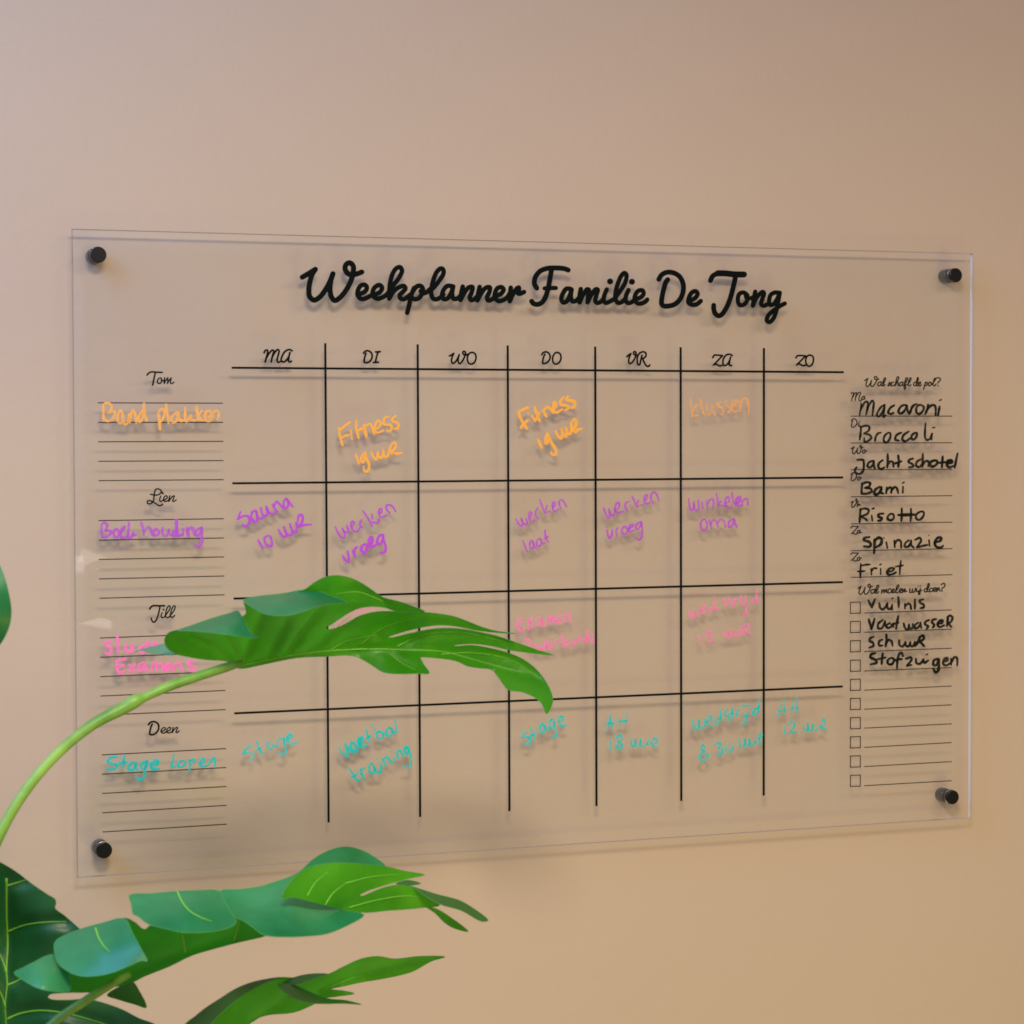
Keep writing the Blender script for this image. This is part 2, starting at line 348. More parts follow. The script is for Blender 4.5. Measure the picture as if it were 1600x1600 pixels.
# ---- family names
for y, t in ((570, '25:295 322 360 250 450 222 560 230 768 238/25:555 235 520 400 470 632/720 410 650 440 620 520 640 580 700 580 750 530 755 450 720 410/735 470 760 505 820 485/850 402 835 500 830 588/830 588 880 490 945 402/945 402 940 500 930 588/930 588 990 480 1052 410/1052 410 1035 490 1022 560 1060 588 1135 540'),
             (755, '22:405 345 500 365 600 372 690 335 745 265 700 200 630 175 570 195 540 250 522 340 508 450 498 545 440 620 370 648 305 615 312 560 370 540 460 578 560 632 650 692 720 702 785 652/26:745 270 795 325/725 402 695 490 695 550 730 575 790 530/800 530 880 500 930 440 900 395 850 410 815 480 815 540 860 570 920 560 980 520/1010 392 985 480 975 570/975 570 1040 470 1110 400 1148 400 1120 480 1095 550 1130 570 1205 520'),
             (935, '27:378 332 430 258 500 228 600 230 840 232/24:700 240 680 370 640 530 580 680 500 745 450 700 426 612/772 442 740 510 740 580 780 605 850 570/30:810 350/850 570 930 450 1010 320 1010 240 970 235 920 310 885 430 870 540 910 598 970 590 1010 555/1000 560 1080 460 1160 330 1170 240 1135 235 1080 310 1040 430 1025 540 1060 595 1110 580 1160 530'),
             (1115, '28:342 345 400 275 490 250 580 270 650 350 660 460 600 580 510 650 420 660 380 640 385 560 415 430 458 330/730 560 820 530 870 470 850 440 790 450 740 510 735 570 780 610 850 600 910 560/900 560 1000 520 1035 460 1010 430 960 450 910 520 915 580 970 605 1050 580 1090 550/1110 432 1095 510 1080 595/1080 595 1140 500 1220 430 1250 440 1220 520 1200 590 1240 590 1300 545')):
    text('name_heading', INK, [(215, y, 20, 20, t)])

# ---- ruled grid
for a, b in (((362, 574.6), (1318.5, 581.6)), ((363, 755.2), (1317.5, 746)), ((365, 935.3), (1317, 909.6)), ((366, 1114.6), (1317, 1072.6))):
    line('grid_line', INK, a, b, 1.7)
for a, b in (((508.2, 536.2), (513.5, 1285)), ((652.6, 538), (656.5, 1276.5)), ((793.3, 539.6), (796, 1267.5)), ((930, 541.6), (932, 1259.5)), ((1063.5, 542.5), (1064.5, 1251.5)), ((1193.6, 543.8), (1193.3, 1243))):
    line('grid_line', INK, a, b, 1.75, 0.00014)
# ---- thin writing lines of the four names
for x0, x1, L_, R_ in ((152.8, 348.3, (629.4, 660, 690.3, 720.8, 751), (630, 660, 689.6, 719.7, 749.5)),
                       (154, 349.6, (813.5, 844, 874.2, 904.6, 934.8), (810.5, 840.6, 870.2, 900, 929.4)),
                       (156.2, 351.2, (996.9, 1027, 1057.3, 1087.6, 1117.5), (989.6, 1019.5, 1049.2, 1078.8, 1108.8)),
                       (159, 353, (1179.6, 1209.8, 1239.8, 1270, 1300), (1169.7, 1199.3, 1228.9, 1258.4, 1287.8))):
    for i, (a, b) in enumerate(zip(L_, R_)):
        line('writing_line', INKTHIN, (x0 + .3 * i, a), (x1 + .3 * i, b), 0.78)
for a, b in ((650.2, 650.2), (692.2, 691.8), (733.9, 733.2), (776.3, 774.5), (818.5, 815.9), (860.6, 857.3), (902.2, 898)):
    line('menu_line', INKTHIN, (1329.5, a), (1488, b), 0.70)
for a, b in ((957.9, 953), (987.9, 983.2), (1018.1, 1012.9), (1048.5, 1043), (1078.5, 1071.9), (1108.2, 1101.3), (1137.7, 1131), (1167.8, 1160.3), (1197.8, 1190), (1227.7, 1219.9)):
    line('task_line', INKTHIN, (1350.3, a), (1487, b), 0.70)
for t in (941.2, 971.2, 1001.3, 1031.7, 1061.6, 1091.5, 1121.5, 1151.4, 1181.4, 1211.5):
    V, F = [], []
    x0, x1, h = 1328.8, 1344.2, 17.4; s = -0.55
    for (ax, ay), (ix, iy) in zip(((x0, t), (x1, t + s), (x1, t + h + s), (x0, t + h)), ((1, 1), (-1, 1), (-1, -1), (1, -1))):
        r = 0.74
        V.append(P(ax - ix * r, ay - iy * r, 0.00005)); V.append(P(ax + ix * r, ay + iy * r, 0.00005))
    F = [(2 * i, (2 * i + 2) % 8, (2 * i + 3) % 8, 2 * i + 1) for i in range(4)]
    mesh('checkbox', V, F, INKTHIN, board, smooth=False)

# ---- list headings and weekday letters of the menu
text('list_heading', INKTHIN, fat=1.25, parts=[(1340, 580, 11.43, 9.5, '125 165 155 148 182 130/182 130 157 200 150 250 175 275 210 245 250 165/250 165 236 220 240 265 265 272 305 230 345 160 345 110 315 95 300 115 320 150 378 140'
 '/405 188 370 210 360 250 385 262 420 225 425 190/425 190 418 240 430 262 450 250/450 250 480 190 500 125 482 122 455 190 450 245 465 262 490 240'
 '/540 255 572 195/572 195 580 240 562 262 540 255/575 250 610 225/642 202 615 195 595 230 605 262 640 255 670 235/670 235 715 170 737 108 715 100 690 160 668 262/668 262 705 205 727 200 720 250 745 258'
 '/805 195 765 205 750 250 775 262 805 225 812 195/812 195 805 250 825 255/825 255 870 190 890 125 870 120 845 190 830 290 840 325 858 290 850 248 890 240/890 240 930 190 955 125 935 120 910 190 905 250 930 262 950 240'
 '/1052 197 1015 200 1000 245 1025 262 1060 220 1085 130 1075 110 1055 170 1050 240 1065 262 1090 245/1085 240 1125 215 1120 192 1095 205 1085 250 1110 265 1140 245'
 '/1210 200 1195 260 1177 325/1197 245 1230 195 1247 215 1230 255 1200 262/1290 195 1265 225 1275 260 1310 250 1315 210 1290 195/1300 205 1330 225/1325 240 1362 190 1397 132 1377 128 1355 190 1350 245 1375 262 1402 230'
 '/1385 135 1430 118 1475 130 1475 165 1442 195 1432 215/11:1435 258')])
text('list_heading', INKTHIN, fat=1.25, parts=[(1330, 903, 10.256, 8.8, '110 170 130 152 157 135/157 135 132 200 125 245 150 265 190 225 225 155/225 155 210 215 220 258 245 260 290 200 310 130 290 100 270 115 285 150 338 135'
 '/368 182 325 195 315 235 345 248 375 205 380 180/380 180 370 235 390 245/390 245 425 180 440 122 420 120 400 180 395 230 415 245 442 220'
 '/490 190 488 245/488 245 525 185 530 240/530 240 567 180 565 230 588 238/612 175 590 205 600 240 635 230 645 190 612 175/650 232 690 195 680 175 655 200 660 238 702 230/702 230 745 170 765 118 745 115 720 180 715 225 735 240 768 220/768 225 807 190 797 170 775 190 775 230 808 235/825 175 820 235/820 235 860 175 867 185 855 225 888 210'
 '/935 178 945 178 935 225 960 235 987 180/987 180 980 225 1005 230 1030 182 1025 165/1050 170 1045 215 1068 220 1085 200/1107 165 1105 220 1095 265 1080 260 1085 230 1132 195/1075 135/1110 130'
 '/1218 167 1180 180 1170 215 1200 225 1232 170 1252 97 1237 90 1220 150 1215 210 1242 220/1282 165 1255 190 1265 220 1300 210 1312 175 1282 165/1310 205 1357 175 1342 155 1320 175 1325 215 1362 210/1375 160 1370 220/1370 220 1407 155 1412 200 1432 210'
 '/1447 107 1480 85 1502 105 1490 145 1457 165 1452 185/10:1457 208')])
ZM = (1320, 605, 12.31, 9.5); ZN = (1320, 730, 10, 8)
for z, t in ((ZM, '120 125 150 100 167 112 145 190 130 260/155 190 200 110 227 105 215 160 200 255/205 200 250 125 285 95 302 110 280 180 275 250 295 265 322 245/372 172 335 190 325 235 350 240 375 200 382 175/382 175 374 225 398 222'),
             (ZM, '125 650 150 615 190 610 225 640 235 690 205 745 155 770 130 755 135 700 150 645/275 682 262 730 275 755 302 740/290 655'),
             (ZM, '118 1185 150 1165 182 1145/182 1145 150 1210 150 1265 175 1285 215 1240 250 1170/250 1170 235 1230 245 1275 275 1275 310 1210 325 1150 310 1120 290 1130 300 1165 352 1158/380 1205 345 1225 340 1260 370 1270 395 1240 380 1205/385 1225 418 1225'),
             (ZN, '95 115 120 87 165 97 185 140 160 190 120 210 100 200 105 150 125 110/230 150 205 165 205 200 235 195 245 165 230 150/235 170 262 165'),
             (ZN, '95 550 115 540 132 530/132 530 110 590 115 630 140 620 180 560 195 515 180 495 170 510 185 545 217 540/200 565 195 615/195 615 215 580 227 577 225 595 243 590'),
             (ZN, '95 950 115 925 160 925 212 925/212 925 160 985 105 1042/120 1022 160 1047 192 1042/225 985 200 1000 195 1030 220 1030 235 1000/237 990 235 1025 258 1020'),
             (ZN, '95 1365 115 1340 160 1342 212 1342/212 1342 160 1400 105 1457/120 1440 160 1467 192 1458/225 1405 200 1420 200 1450 225 1455 240 1425 225 1405/230 1425 258 1420')):
    text('menu_day', INKTHIN, [z + (t,)], fat=1.22)

# ---- black marker: menu and tasks
A1 = (1310, 570, 7.273, 12.5); A2 = (1310, 780, 7.273, 12.0); A3 = (1310, 900, 7.273, 12.5); ZB = (1320, 605, 12.31, 19.5)
for what, parts in (
 ('Macaroni', [ZB + ('13:315 305 300 430 283 555/290 480 340 360 400 280 438 290 435 400 408 530/420 470 470 340 530 262 555 290 545 420 530 550/770 335 700 380 640 470 617 548 660 560 720 480 762 370/765 345 755 450 745 570 790 540',),
   A1 + ('635 460 590 490 567 540 590 560 627 545/765 455 715 470 682 530 700 555 745 530 778 462/778 462 785 520 802 555/838 472 825 520 807 560/812 545 835 490 860 458 890 446/930 455 890 480 886 535 912 560 955 530 970 480 930 455/1020 452 1010 500 987 560/1000 535 1040 472 1090 458 1105 490 1105 570/1150 472 1142 520 1132 570/10:1150 405 1168 396',)]),
 ('Broccoli', [ZB + ('312 785 302 900 285 1010/300 775 400 740 470 760 460 830 370 890/370 890 480 920 510 968 450 1032 380 1050 375 975/580 1035 597 950 640 890 692 873/840 875 770 930 747 1020 790 1068 850 1020 880 930 870 885 840 875',),
   A1 + ('715 770 660 800 647 848 690 862/800 757 740 800 727 850 762 868 812 838/890 772 845 790 828 835 858 848 888 812 890 772/11:990 665 985 740 987 832 1010 855 1040 840 1062 785/11:1065 780 1057 850/10:1070 715 1095 712',)]),
 ('Jacht schotel', [A1 + ('215 1080 250 1078 287 1082/287 1082 290 1150 277 1212 240 1240 195 1225 187 1195 208 1165/400 1090 350 1108 331 1150 350 1170 390 1140 402 1092/402 1092 405 1150 417 1185/502 1085 460 1120 456 1168 490 1185 522 1165/560 1015 560 1090 555 1165/558 1140 590 1100 617 1105 627 1160/680 1030 686 1100 680 1160/635 1122 680 1110 715 1096'
   '/847 1065 805 1080 800 1105 842 1130 850 1155 805 1165/932 1075 890 1105 886 1150 920 1160 952 1130/960 1010 956 1090 955 1160/958 1140 990 1095 1022 1100 1022 1155/14:1118 1088 1050 1105 1050 1152 1092 1150 1125 1112 1118 1088/1185 1040 1181 1100 1176 1165/1135 1116 1180 1110 1232 1106/15:1235 1122 1290 1110 1280 1085 1245 1095 1232 1140 1262 1163 1310 1150/1355 1007 1336 1090 1322 1172',)]),
 ('Bami', [A1 + ('270 1345 265 1410 262 1465/268 1355 320 1335 360 1345 350 1380 300 1400/300 1400 370 1410 376 1440 320 1465 270 1465/15:472 1385 420 1420 407 1465 440 1473 480 1430 490 1390/490 1395 482 1450 512 1465/14:550 1395 543 1460/545 1430 582 1395 602 1400 600 1455/602 1430 640 1390 662 1400 680 1460/735 1385 732 1455/10:730 1343 746 1336',)]),
 ('Risotto', [A2 + ('252 110 246 180 240 260/245 120 300 105 345 125 330 165 252 195/255 195 300 220 326 242/378 185 386 245/11:385 110 405 103/14:510 163 460 172 456 200 492 215 482 240 452 245/602 165 565 190 562 230 600 240 630 210 622 172 602 165/14:565 225 600 242/720 105 720 180 715 250/825 110 825 180 820 250/16:680 180 760 178 870 175/940 140 890 170 882 215 915 235 960 200 970 150 940 140',)]),
 ('Spinazie', [A2 + ('14:352 430 300 440 287 465 342 482 370 510 350 540 292 535/14:410 455 410 530 405 612/15:412 480 450 440 490 450 482 510 430 545/8:515 438 519 444/545 490 556 555/635 470 641 545/640 512 670 466 706 475 714 550/800 467 760 500 756 540 790 540 820 500 826 470/826 470 826 520 856 550/870 463 925 440 940 468 892 545/892 548 950 532 1010 520/1030 467 1036 530/9:1028 410/14:1095 492 1160 470 1170 440 1130 440 1096 490 1110 538 1160 552 1190 530',)]),
 ('Friet', [(1310, 780, 7.273, 10.5, '255 737 250 810 249 893/265 755 310 745 360 741/220 820 260 820 302 816/370 790 376 860/375 822 400 786 436 785/480 790 481 855/9:470 745 486 738/12:555 830 620 810 630 785 590 785 551 825 566 855 620 850 656 830/710 700 701 780 696 853/650 766 690 760 737 751')])):
    text('menu_entry', PEN, parts, 'black handwriting reading ' + what, base=0.00022, wob=0.10, taper=0.22, fat=1.2)
for what, t in (
 ('Vuilnis', '340 275 360 320 381 360/381 360 397 310 416 262/465 305 475 360 502 380 540 345 556 310/556 310 560 366 590 375 608 345/610 325 611 385/8:605 257 623 250/680 240 685 300 685 353/755 315 756 370/757 345 790 315 816 325 826 375/870 267 870 320 868 373/965 265 925 278 930 303 966 325 970 355 932 366'),
 ('Vaatwasser', '345 490 360 550 376 605/376 605 392 550 411 485/505 500 455 540 451 590 490 595 530 520/530 510 536 572/585 535 545 563 560 590 600 575 622 540/622 540 627 582/680 455 666 530 656 600/600 555 640 541 682 530/742 540 762 600 790 605 802 550/802 550 812 600 842 590 846 545/905 530 866 565 870 598 910 580 932 535/932 530 942 590/1030 500 990 520 986 550 1020 570 1002 600/1110 490 1070 500 1066 530 1090 555 1072 585/1130 547 1180 530 1186 506 1150 510 1126 550 1150 580 1202 560/1245 467 1240 520 1232 570/1235 472 1270 450 1296 470 1280 520 1246 540/1250 540 1282 577'),
 ('Schuur', '402 690 360 710 352 735 390 757 400 790 350 815/502 722 466 740 461 788 502 790/545 665 546 730 536 800/540 772 570 726 602 740 616 795/690 730 696 785 730 800 761 750/761 750 771 795 800 795 816 750/816 750 821 795 850 795 870 745/15:925 692 910 740 872 795/14:920 700 960 676 972 710 930 745/14:925 745 950 770 972 795'),
 ('Stofzuigen', '14:422 875 370 893 366 925 422 955 432 985 366 1005/505 877 496 940 491 1000/445 946 490 936 540 926/602 930 560 960 566 1000 610 1000 631 950 602 930/735 910 720 870 690 890 671 960 666 1050/640 960 690 946 721 946/14:770 940 820 925 830 950 780 1020/780 1022 832 1010/880 940 890 993 930 995 966 945/966 945 976 985 1021 960/9:1000 896 1016 886/14:1132 940 1085 960 1081 1010 1115 1010 1141 950/15:1141 945 1142 1030 1130 1080 1105 1095 1077 1052/1190 980 1240 956 1236 930 1200 950 1191 1000 1230 1015 1270 990/1280 940 1281 1010/1285 980 1320 921 1346 932 1351 1015')):
    text('task_entry', PEN, [A3 + (t,)], 'black handwriting reading ' + what, base=0.00022, wob=0.10, taper=0.22, fat=1.2)

# ---- coloured chalk-marker notes
NOTES = (
 ('orange note reading Band plakken', ORANGEM, [(150, 620, 14.545, 27, '165 190 172 350 166 470 178 550/160 180 240 142 320 165 360 240 330 320 262 375/262 375 360 337 430 350 420 430 360 520 270 555 190 520/560 310 500 400 492 520 530 600 590 580 612 480 600 380 560 310/615 400 622 540 680 632 722 600/722 600 747 500 756 390/756 390 762 500 772 590/772 560 800 400 850 312 890 380 906 500 916 590/1062 312 990 420 957 530 990 572 1050 510 1080 380'),
    (150, 620, 14.545, 36, '1096 160 1095 300 1106 430 1150 530'),
    (240, 620, 14.545, 27, '32:110 370 125 500 146 735/115 350 180 282 240 292 251 390 220 490 162 570/282 172 310 350 342 600/532 350 450 420 402 520 440 580 500 570 550 480 572 360/32:572 360 560 480 620 540 682 540/722 240 716 400 722 500 752 560 802 500 852 410/852 410 852 500 912 540 960 520/972 230 1000 400 1016 530/1102 320 1020 425/1020 430 1080 522 1132 540/32:1190 540 1170 450 1200 342 1280 332 1320 400 1250 480/1200 540 1260 560 1312 530/1312 530 1352 400 1412 322 1470 342 1481 440 1451 530')]),
 ('purple note reading Boekhouding', PURPLEF, [(150, 805, 8.889, 17, '75 130 76 220 86 310/75 130 110 105 152 125 146 180 131 215/131 215 200 215 206 250 160 290 90 305/272 190 245 240 260 300 290 310 321 260 302 200 272 190/331 262 380 200 400 160 370 170 346 240 351 310/351 310 400 310 440 290/455 105 451 200 441 310/441 310 480 310 521 237/521 240 526 275 562 270/625 95 651 180 666 275/666 240 700 181 740 166 766 210 771 260 802 285/832 190 801 230 821 280 860 275 871 220 832 190/925 170 921 230 941 285 981 280 1011 195/1011 200 1021 260 1062 285/1092 215 1061 260 1081 285 1111 260 1121 200/24:1115 68 1121 180 1136 280 1182 275/1215 190 1206 280/10:1198 128/22:1265 180 1271 240 1286 290/20:1275 222 1310 172 1346 190 1361 240 1371 280/20:1452 170 1400 210 1386 260 1411 285 1451 240 1468 175/21:1468 170 1471 300 1465 390 1430 440 1380 420')]),
 ('pink note reading Studeren Examens, half behind the upper leaf', PINK, [(150, 985, 10, 22, '232 172 155 185 140 228 230 268 242 320 200 372 142 352/335 100 336 220 341 340/465 212 461 290 490 340 540 320 571 220/571 220 576 330/740 232 690 270 671 320 720 350 760 320 790 222/810 162 791 260 771 340/890 235 950 215 925 192 880 240 900 300/330 490 331 580 341 658/310 490 390 462 460 455/335 572 400 556 440 546/345 660 400 656 450 632/520 540 570 590 622 650/610 530 560 590 521 650/742 500 690 530 671 600 690 625 730 610 760 530/760 510 771 590 812 640/880 512 871 640/880 560 920 512 950 530 946 630/950 572 1000 522 1030 530 1046 630/1080 590 1160 560 1130 520 1090 560 1090 610 1152 625/1210 520 1216 630/1215 580 1270 520 1310 522 1341 620/1532 490 1450 482 1431 520 1500 560 1550 590 1530 635 1450 625')]),
 ('teal note reading Stage lopen', TEAL, [(160, 1170, 8.42, 17, '192 110 110 116 66 160 110 195 190 215 170 260 72 265/290 92 276 180 266 250/220 191 280 180 320 176/402 175 356 210 346 270 390 280 430 240 441 180/441 175 436 240 462 280/572 160 521 190 511 250 551 260 581 210 591 160/591 160 561 260 556 330 531 395 481 405 442 372/20:642 215 720 200 731 166 681 160 641 200 641 250 690 265 745 260'),
    (160, 1170, 8.42, 13, '945 72 926 150 916 235 962 235/1052 150 1000 190 1001 235 1060 230 1091 180 1052 150/1150 140 1150 220 1141 295/1150 162 1200 132 1211 160 1161 210/1280 200 1341 160 1331 121 1291 160 1281 210 1331 230 1391 215/1391 215 1440 140 1471 112 1481 170 1476 240')]),
 ('orange note reading Fitness 19 uur in the DI column', ORANGE, [(520, 640, 13.333, 23, '125 380 151 560 206 745/150 432 250 342 360 262/170 602 240 552 340 530/20:375 430 402 620/490 232 491 400 541 600/500 452 580 411 640 391/30:655 330 671 430 702 565/680 362 730 312 790 312 831 400 862 510/870 432 950 381 1001 300 981 241 930 241 890 320 871 420 901 470 980 471 1061 430/1172 150 1100 161 1061 240 1081 310 1200 320 1231 380 1190 451 1131 440/1310 130 1240 201 1251 241 1351 280 1371 340 1341 400 1281 395'
    '/22:475 930 511 1030 546 1120/672 890 611 970 591 1060 621 1100 651 1070 681 950 681 892/681 892 711 1030 761 1150 741 1260 701 1300 651 1250 641 1182/800 890 851 990 901 1040 931 960 941 880/941 880 971 990 1021 1000 1051 900 1056 832/1056 832 1071 960 1121 990 1161 930 1181 790/1191 800 1231 930/1201 800 1241 712 1311 702 1311 780 1231 880/1241 880 1321 920 1441 900')]),
 ('thick orange note reading Fitness 19 uur in the DO column', ORANGE, [(800, 610, 13.333, 27, '130 460 201 620 311 800/130 452 230 402 336 356/180 785 251 700 331 622/14:340 460 341 500/422 530 482 640/476 350 511 480 581 640/482 640 530 545 571 462/640 420 681 480 722 550/660 422 731 352 801 380 861 470/860 402 901 350 921 272 881 252 866 330 871 430 931 460 1051 391/1081 142 1011 230 1011 290 1131 320 1181 350 1151 400 1111 410/30:1166 122 1141 190 1251 220 1311 250 1301 330 1241 370'
    '/540 1022 581 1110 626 1200/741 892 701 1000 706 1100 731 1110 761 1030 751 902/751 902 821 1080 911 1230 921 1320 871 1350 811 1292/910 852 971 960 1031 1000 1051 900 1031 800/1031 800 1081 930 1121 960 1141 860 1121 770/1121 770 1171 890 1211 900 1241 820 1231 682/34:1241 682 1271 840/1241 682 1311 602 1341 640 1331 740 1281 830/1291 830 1331 880 1361 830 1461 792')]),
 ('faint orange note reading klussen', ORANGEF, [(1070, 610, 14.545, 21, '125 182 146 380 172 608/282 312 221 410 181 480/181 560 241 580 311 566/356 202 381 360 421 500 471 580/506 302 511 430 531 550 581 530 626 360/626 352 641 470 701 560/826 262 741 320 851 410 881 480 851 550 801 522/981 222 921 270 961 340 1041 400 1031 470 971 490/1081 372 1171 290 1181 221 1121 231 1071 330 1081 440 1131 490 1211 452/1221 222 1251 320 1266 470/1271 380 1311 222 1391 181 1431 230 1451 400 1456 540')]),
 ('purple note reading Sauna 10 uur', PURPLE, [(362, 770, 12.31, 23, '172 360 112 510/112 510 211 452 311 450 346 530 311 620 251 640 202 612/461 342 391 380 381 470 431 560 481 540 491 440 461 342/461 350 501 470 561 500 601 470/560 290 601 430 651 440 691 400 661 262/661 262 721 380 815 410/790 222 821 290 881 370/811 262 861 172 921 220 981 290/1051 112 1001 180 1001 270 1051 290 1091 220 1051 112/1061 112 1111 190 1175 265'
    '/506 902 551 990 602 1070/711 822 631 870 641 950 701 1020 761 1020 771 930 741 840 711 822/901 702 941 790 1011 850 1051 820 1001 652/1001 652 1061 790 1131 820 1161 770 1121 602/1121 602 1181 740 1231 760 1251 700 1231 572/1251 572 1291 660/27:1271 542 1291 442 1331 422 1366 460 1351 560 1301 640/1301 650 1381 620 1531 610')]),
 ('purple note reading werken in thin and vroeg in thick strokes', PURPLE, [(518, 778, 14.545, 21, '86 652 151 800 231 900 291 890 291 800 241 690/241 690 301 770 361 780/346 622 371 700 401 810/441 642 491 620 511 560 481 532 441 580 451 660 501 740 581 760 641 680/681 492 651 560 651 630 706 680/711 292 821 450 926 630/911 362 936 480/931 545 1011 572 1061 540 1081 470/1081 352 1131 330 1141 270 1111 242 1076 290 1091 400 1151 440 1251 391/1321 342 1241 240 1261 162 1331 162 1401 210 1456 310'
    '/28:256 1312 311 1410 391 1460/28:391 1460 386 1330 361 1212/30:481 1192 511 1260 546 1350/28:521 1240 531 1160 581 1112/33:761 1052 691 1100 681 1200 741 1250 791 1190 801 1100 761 1052/37:851 1062 921 1000 921 902 871 912 851 1000 871 1090 941 1100 1021 1052/29:1171 832 1101 850 1041 950 1051 1040 1111 1040 1161 940 1171 832/29:1171 832 1181 960 1231 1100 1211 1220 1161 1250 1101 1242')]),
 ('purple note reading werken laat', PURPLEF, [(795, 770, 16, 24, '176 652 241 770 321 830 351 780 311 642/311 642 361 760 421 790 461 780 431 642/521 622 561 570 561 500 526 482 501 540 521 670 581 730 641 680/721 382 671 460 671 550 731 650/771 162 821 310 911 520/951 322 921 430/921 482 1031 470/1101 362 1151 320 1141 241 1111 232 1091 320 1121 440 1181 470 1231 402/1251 232 1271 320 1301 400/1251 232 1301 172 1371 220 1441 350'
    '/346 1192 396 1320 456 1470/581 1192 531 1240 531 1370 591 1400 621 1300 581 1192/601 1210 641 1350 691 1390/771 1142 701 1200 711 1330 771 1330 811 1240 771 1142/801 1170 841 1260 911 1260/901 932 921 1100 991 1240/881 1150 941 1110 991 1082')]),
 ('purple note reading werken vroeg in the VR column', PURPLEF, [(935, 760, 15.24, 24, '121 512 181 670 241 750 281 700 251 542/251 542 291 680 351 700/351 700 391 600 381 522/401 562 481 500 491 402 451 382 411 450 391 560 441 610 591 600/691 590 641 480 651 392 741 356/801 232 861 370 921 490/951 332 911 420/921 482 1051 432/1101 342 1151 280 1151 202 1111 222 1091 330 1121 400 1231 390/1301 420 1251 290 1261 182 1321 132 1381 180 1441 350'
    '/206 1042 221 1150 271 1230 311 1180 331 1032/461 982 421 1050 441 1170/621 952 561 1020 571 1120 631 1140 691 1080 661 980 621 952/27:711 1020 801 960 821 912 771 912 721 1010 741 1080 861 1040/1011 842 911 900 891 1000 931 1020 991 950 1021 842/1026 842 1041 1000 1031 1180 991 1260 931 1260 891 1202')]),
 ('purple note reading winkelen oma', PURPLEF, [(1065, 760, 14.545, 22, '161 282 176 430 211 540 261 510 276 352/276 352 291 500 331 550 381 510 376 312/456 352 476 510/16:435 235/561 322 591 510/591 402 641 302 711 292 721 400 716 490/791 162 821 320 821 480/891 332 841 402/841 422 951 440 1011 430/991 392 1071 340 1081 252 1031 242 991 330 1011 430 1081 490 1151 442/1141 132 1161 270 1191 370 1231 430/33:1241 392 1321 330 1321 252 1271 262 1241 360 1281 440 1381 422/1371 332 1386 440/1381 342 1441 282 1491 292 1501 430'
    '/511 742 441 820 441 950 511 1010 571 930 571 820 511 742/621 762 651 860 686 960/661 872 711 762 771 780 831 930/821 822 881 752 951 772 1001 930/25:1161 742 1081 800 1071 910 1121 920 1171 840 1191 742/27:1191 742 1211 830 1251 920')]),
 ('pink note reading examen Nederlands, its start behind the leaf tip', PINKF, [(800, 945, 11.85, 21, '121 382 181 330 171 272 131 262 101 350 111 450 171 500 241 432/291 262 341 370 391 430/381 232 331 350 311 460/521 232 471 262 471 370 521 380 551 300 541 232/551 242 571 380 621 390/641 382 651 262 691 222 721 350/721 302 761 212 801 330/821 302 891 262 901 202 851 212 831 320 871 340 961 320/991 302 991 202 1031 152 1081 220 1091 320'
    '/231 652 301 642 351 750/401 762 471 740 451 800 541 830/561 762 531 810 591 830/591 652 621 740 641 830/641 792 691 740 671 682 641 760 681 820 741 800/741 702 771 790/781 790 801 692 861 652/936 542 931 660 941 780/1051 642 971 690 981 770 1041 740/1061 652 1081 740 1131 740/1131 740 1181 642/1181 722 1221 602 1261 602 1271 690 1311 710/27:1391 622 1341 650 1351 690 1401 690/27:1386 482 1396 580 1411 670/1501 562 1441 582 1491 640 1481 710')]),
 ('pink note in the DI column, almost hidden behind the upper leaf', PINKG, [(515, 935, 8, 15, '60 190 100 160 90 120 60 130 45 190 70 230 120 215/150 140 200 220/200 130 150 225/260 135 230 150 230 205 270 190 285 135/285 135 290 190 310 205/325 200 330 140 360 135 365 200/365 150 395 135 400 200/430 170 470 160 460 130 430 150 430 195 475 195/500 195 505 140 545 130 560 190/90 300 100 380/100 310 140 300 150 370/190 340 220 330 210 300 185 320 190 370 230 360/270 310 250 350 275 370 300 330/305 270 310 370')]),
 ('faint pink note reading wedstrijd 15 uur', PINKF, [(1065, 915, 12.31, 22, '151 492 161 580 211 600 251 560 261 482/261 492 271 570 331 570/371 492 451 440 441 392 381 450 391 520 471 510/591 432 551 440 551 490 591 470/631 232 626 350 641 430 711 440/831 272 801 300 861 360 851 400/911 232 941 330 951 400/1011 392 1016 282 1061 252/1141 202 1141 330 1181 370/1231 192 1241 300 1241 360/1181 372 1241 362/1246 372 1251 520 1241 580 1181 542/1401 262 1331 330 1401 322/1446 92 1441 220 1471 340'
    '/336 972 356 1130/581 892 491 892/481 982 561 980 601 1030 581 1070 501 1080/491 892 481 982/801 902 831 970 891 960 891 852/891 862 921 970 981 960 991 852/991 872 1021 960 1071 960/30:1101 852 1101 930 1141 930/28:1171 802 1191 930/1181 802 1231 742 1291 760 1291 810 1211 870/1221 892 1331 910')]),
 ('teal note reading stage in the MA column', TEALF, [(375, 1135, 16, 24, '271 492 171 530 71 680/71 690 201 660 331 680 341 770 261 850/27:421 372 471 530 551 680/411 592 531 532/741 382 691 420 691 510 761 570 821 510/831 442 861 500 941 500/1011 312 931 400 931 500/1001 302 1091 302 1091 430/1101 292 1121 480 1151 600 1121 690 1041 710 981 652'), (375, 1135, 16, 31, '1191 322 1291 250 1281 202 1221 202 1181 290 1211 420 1311 450 1421 382')]),
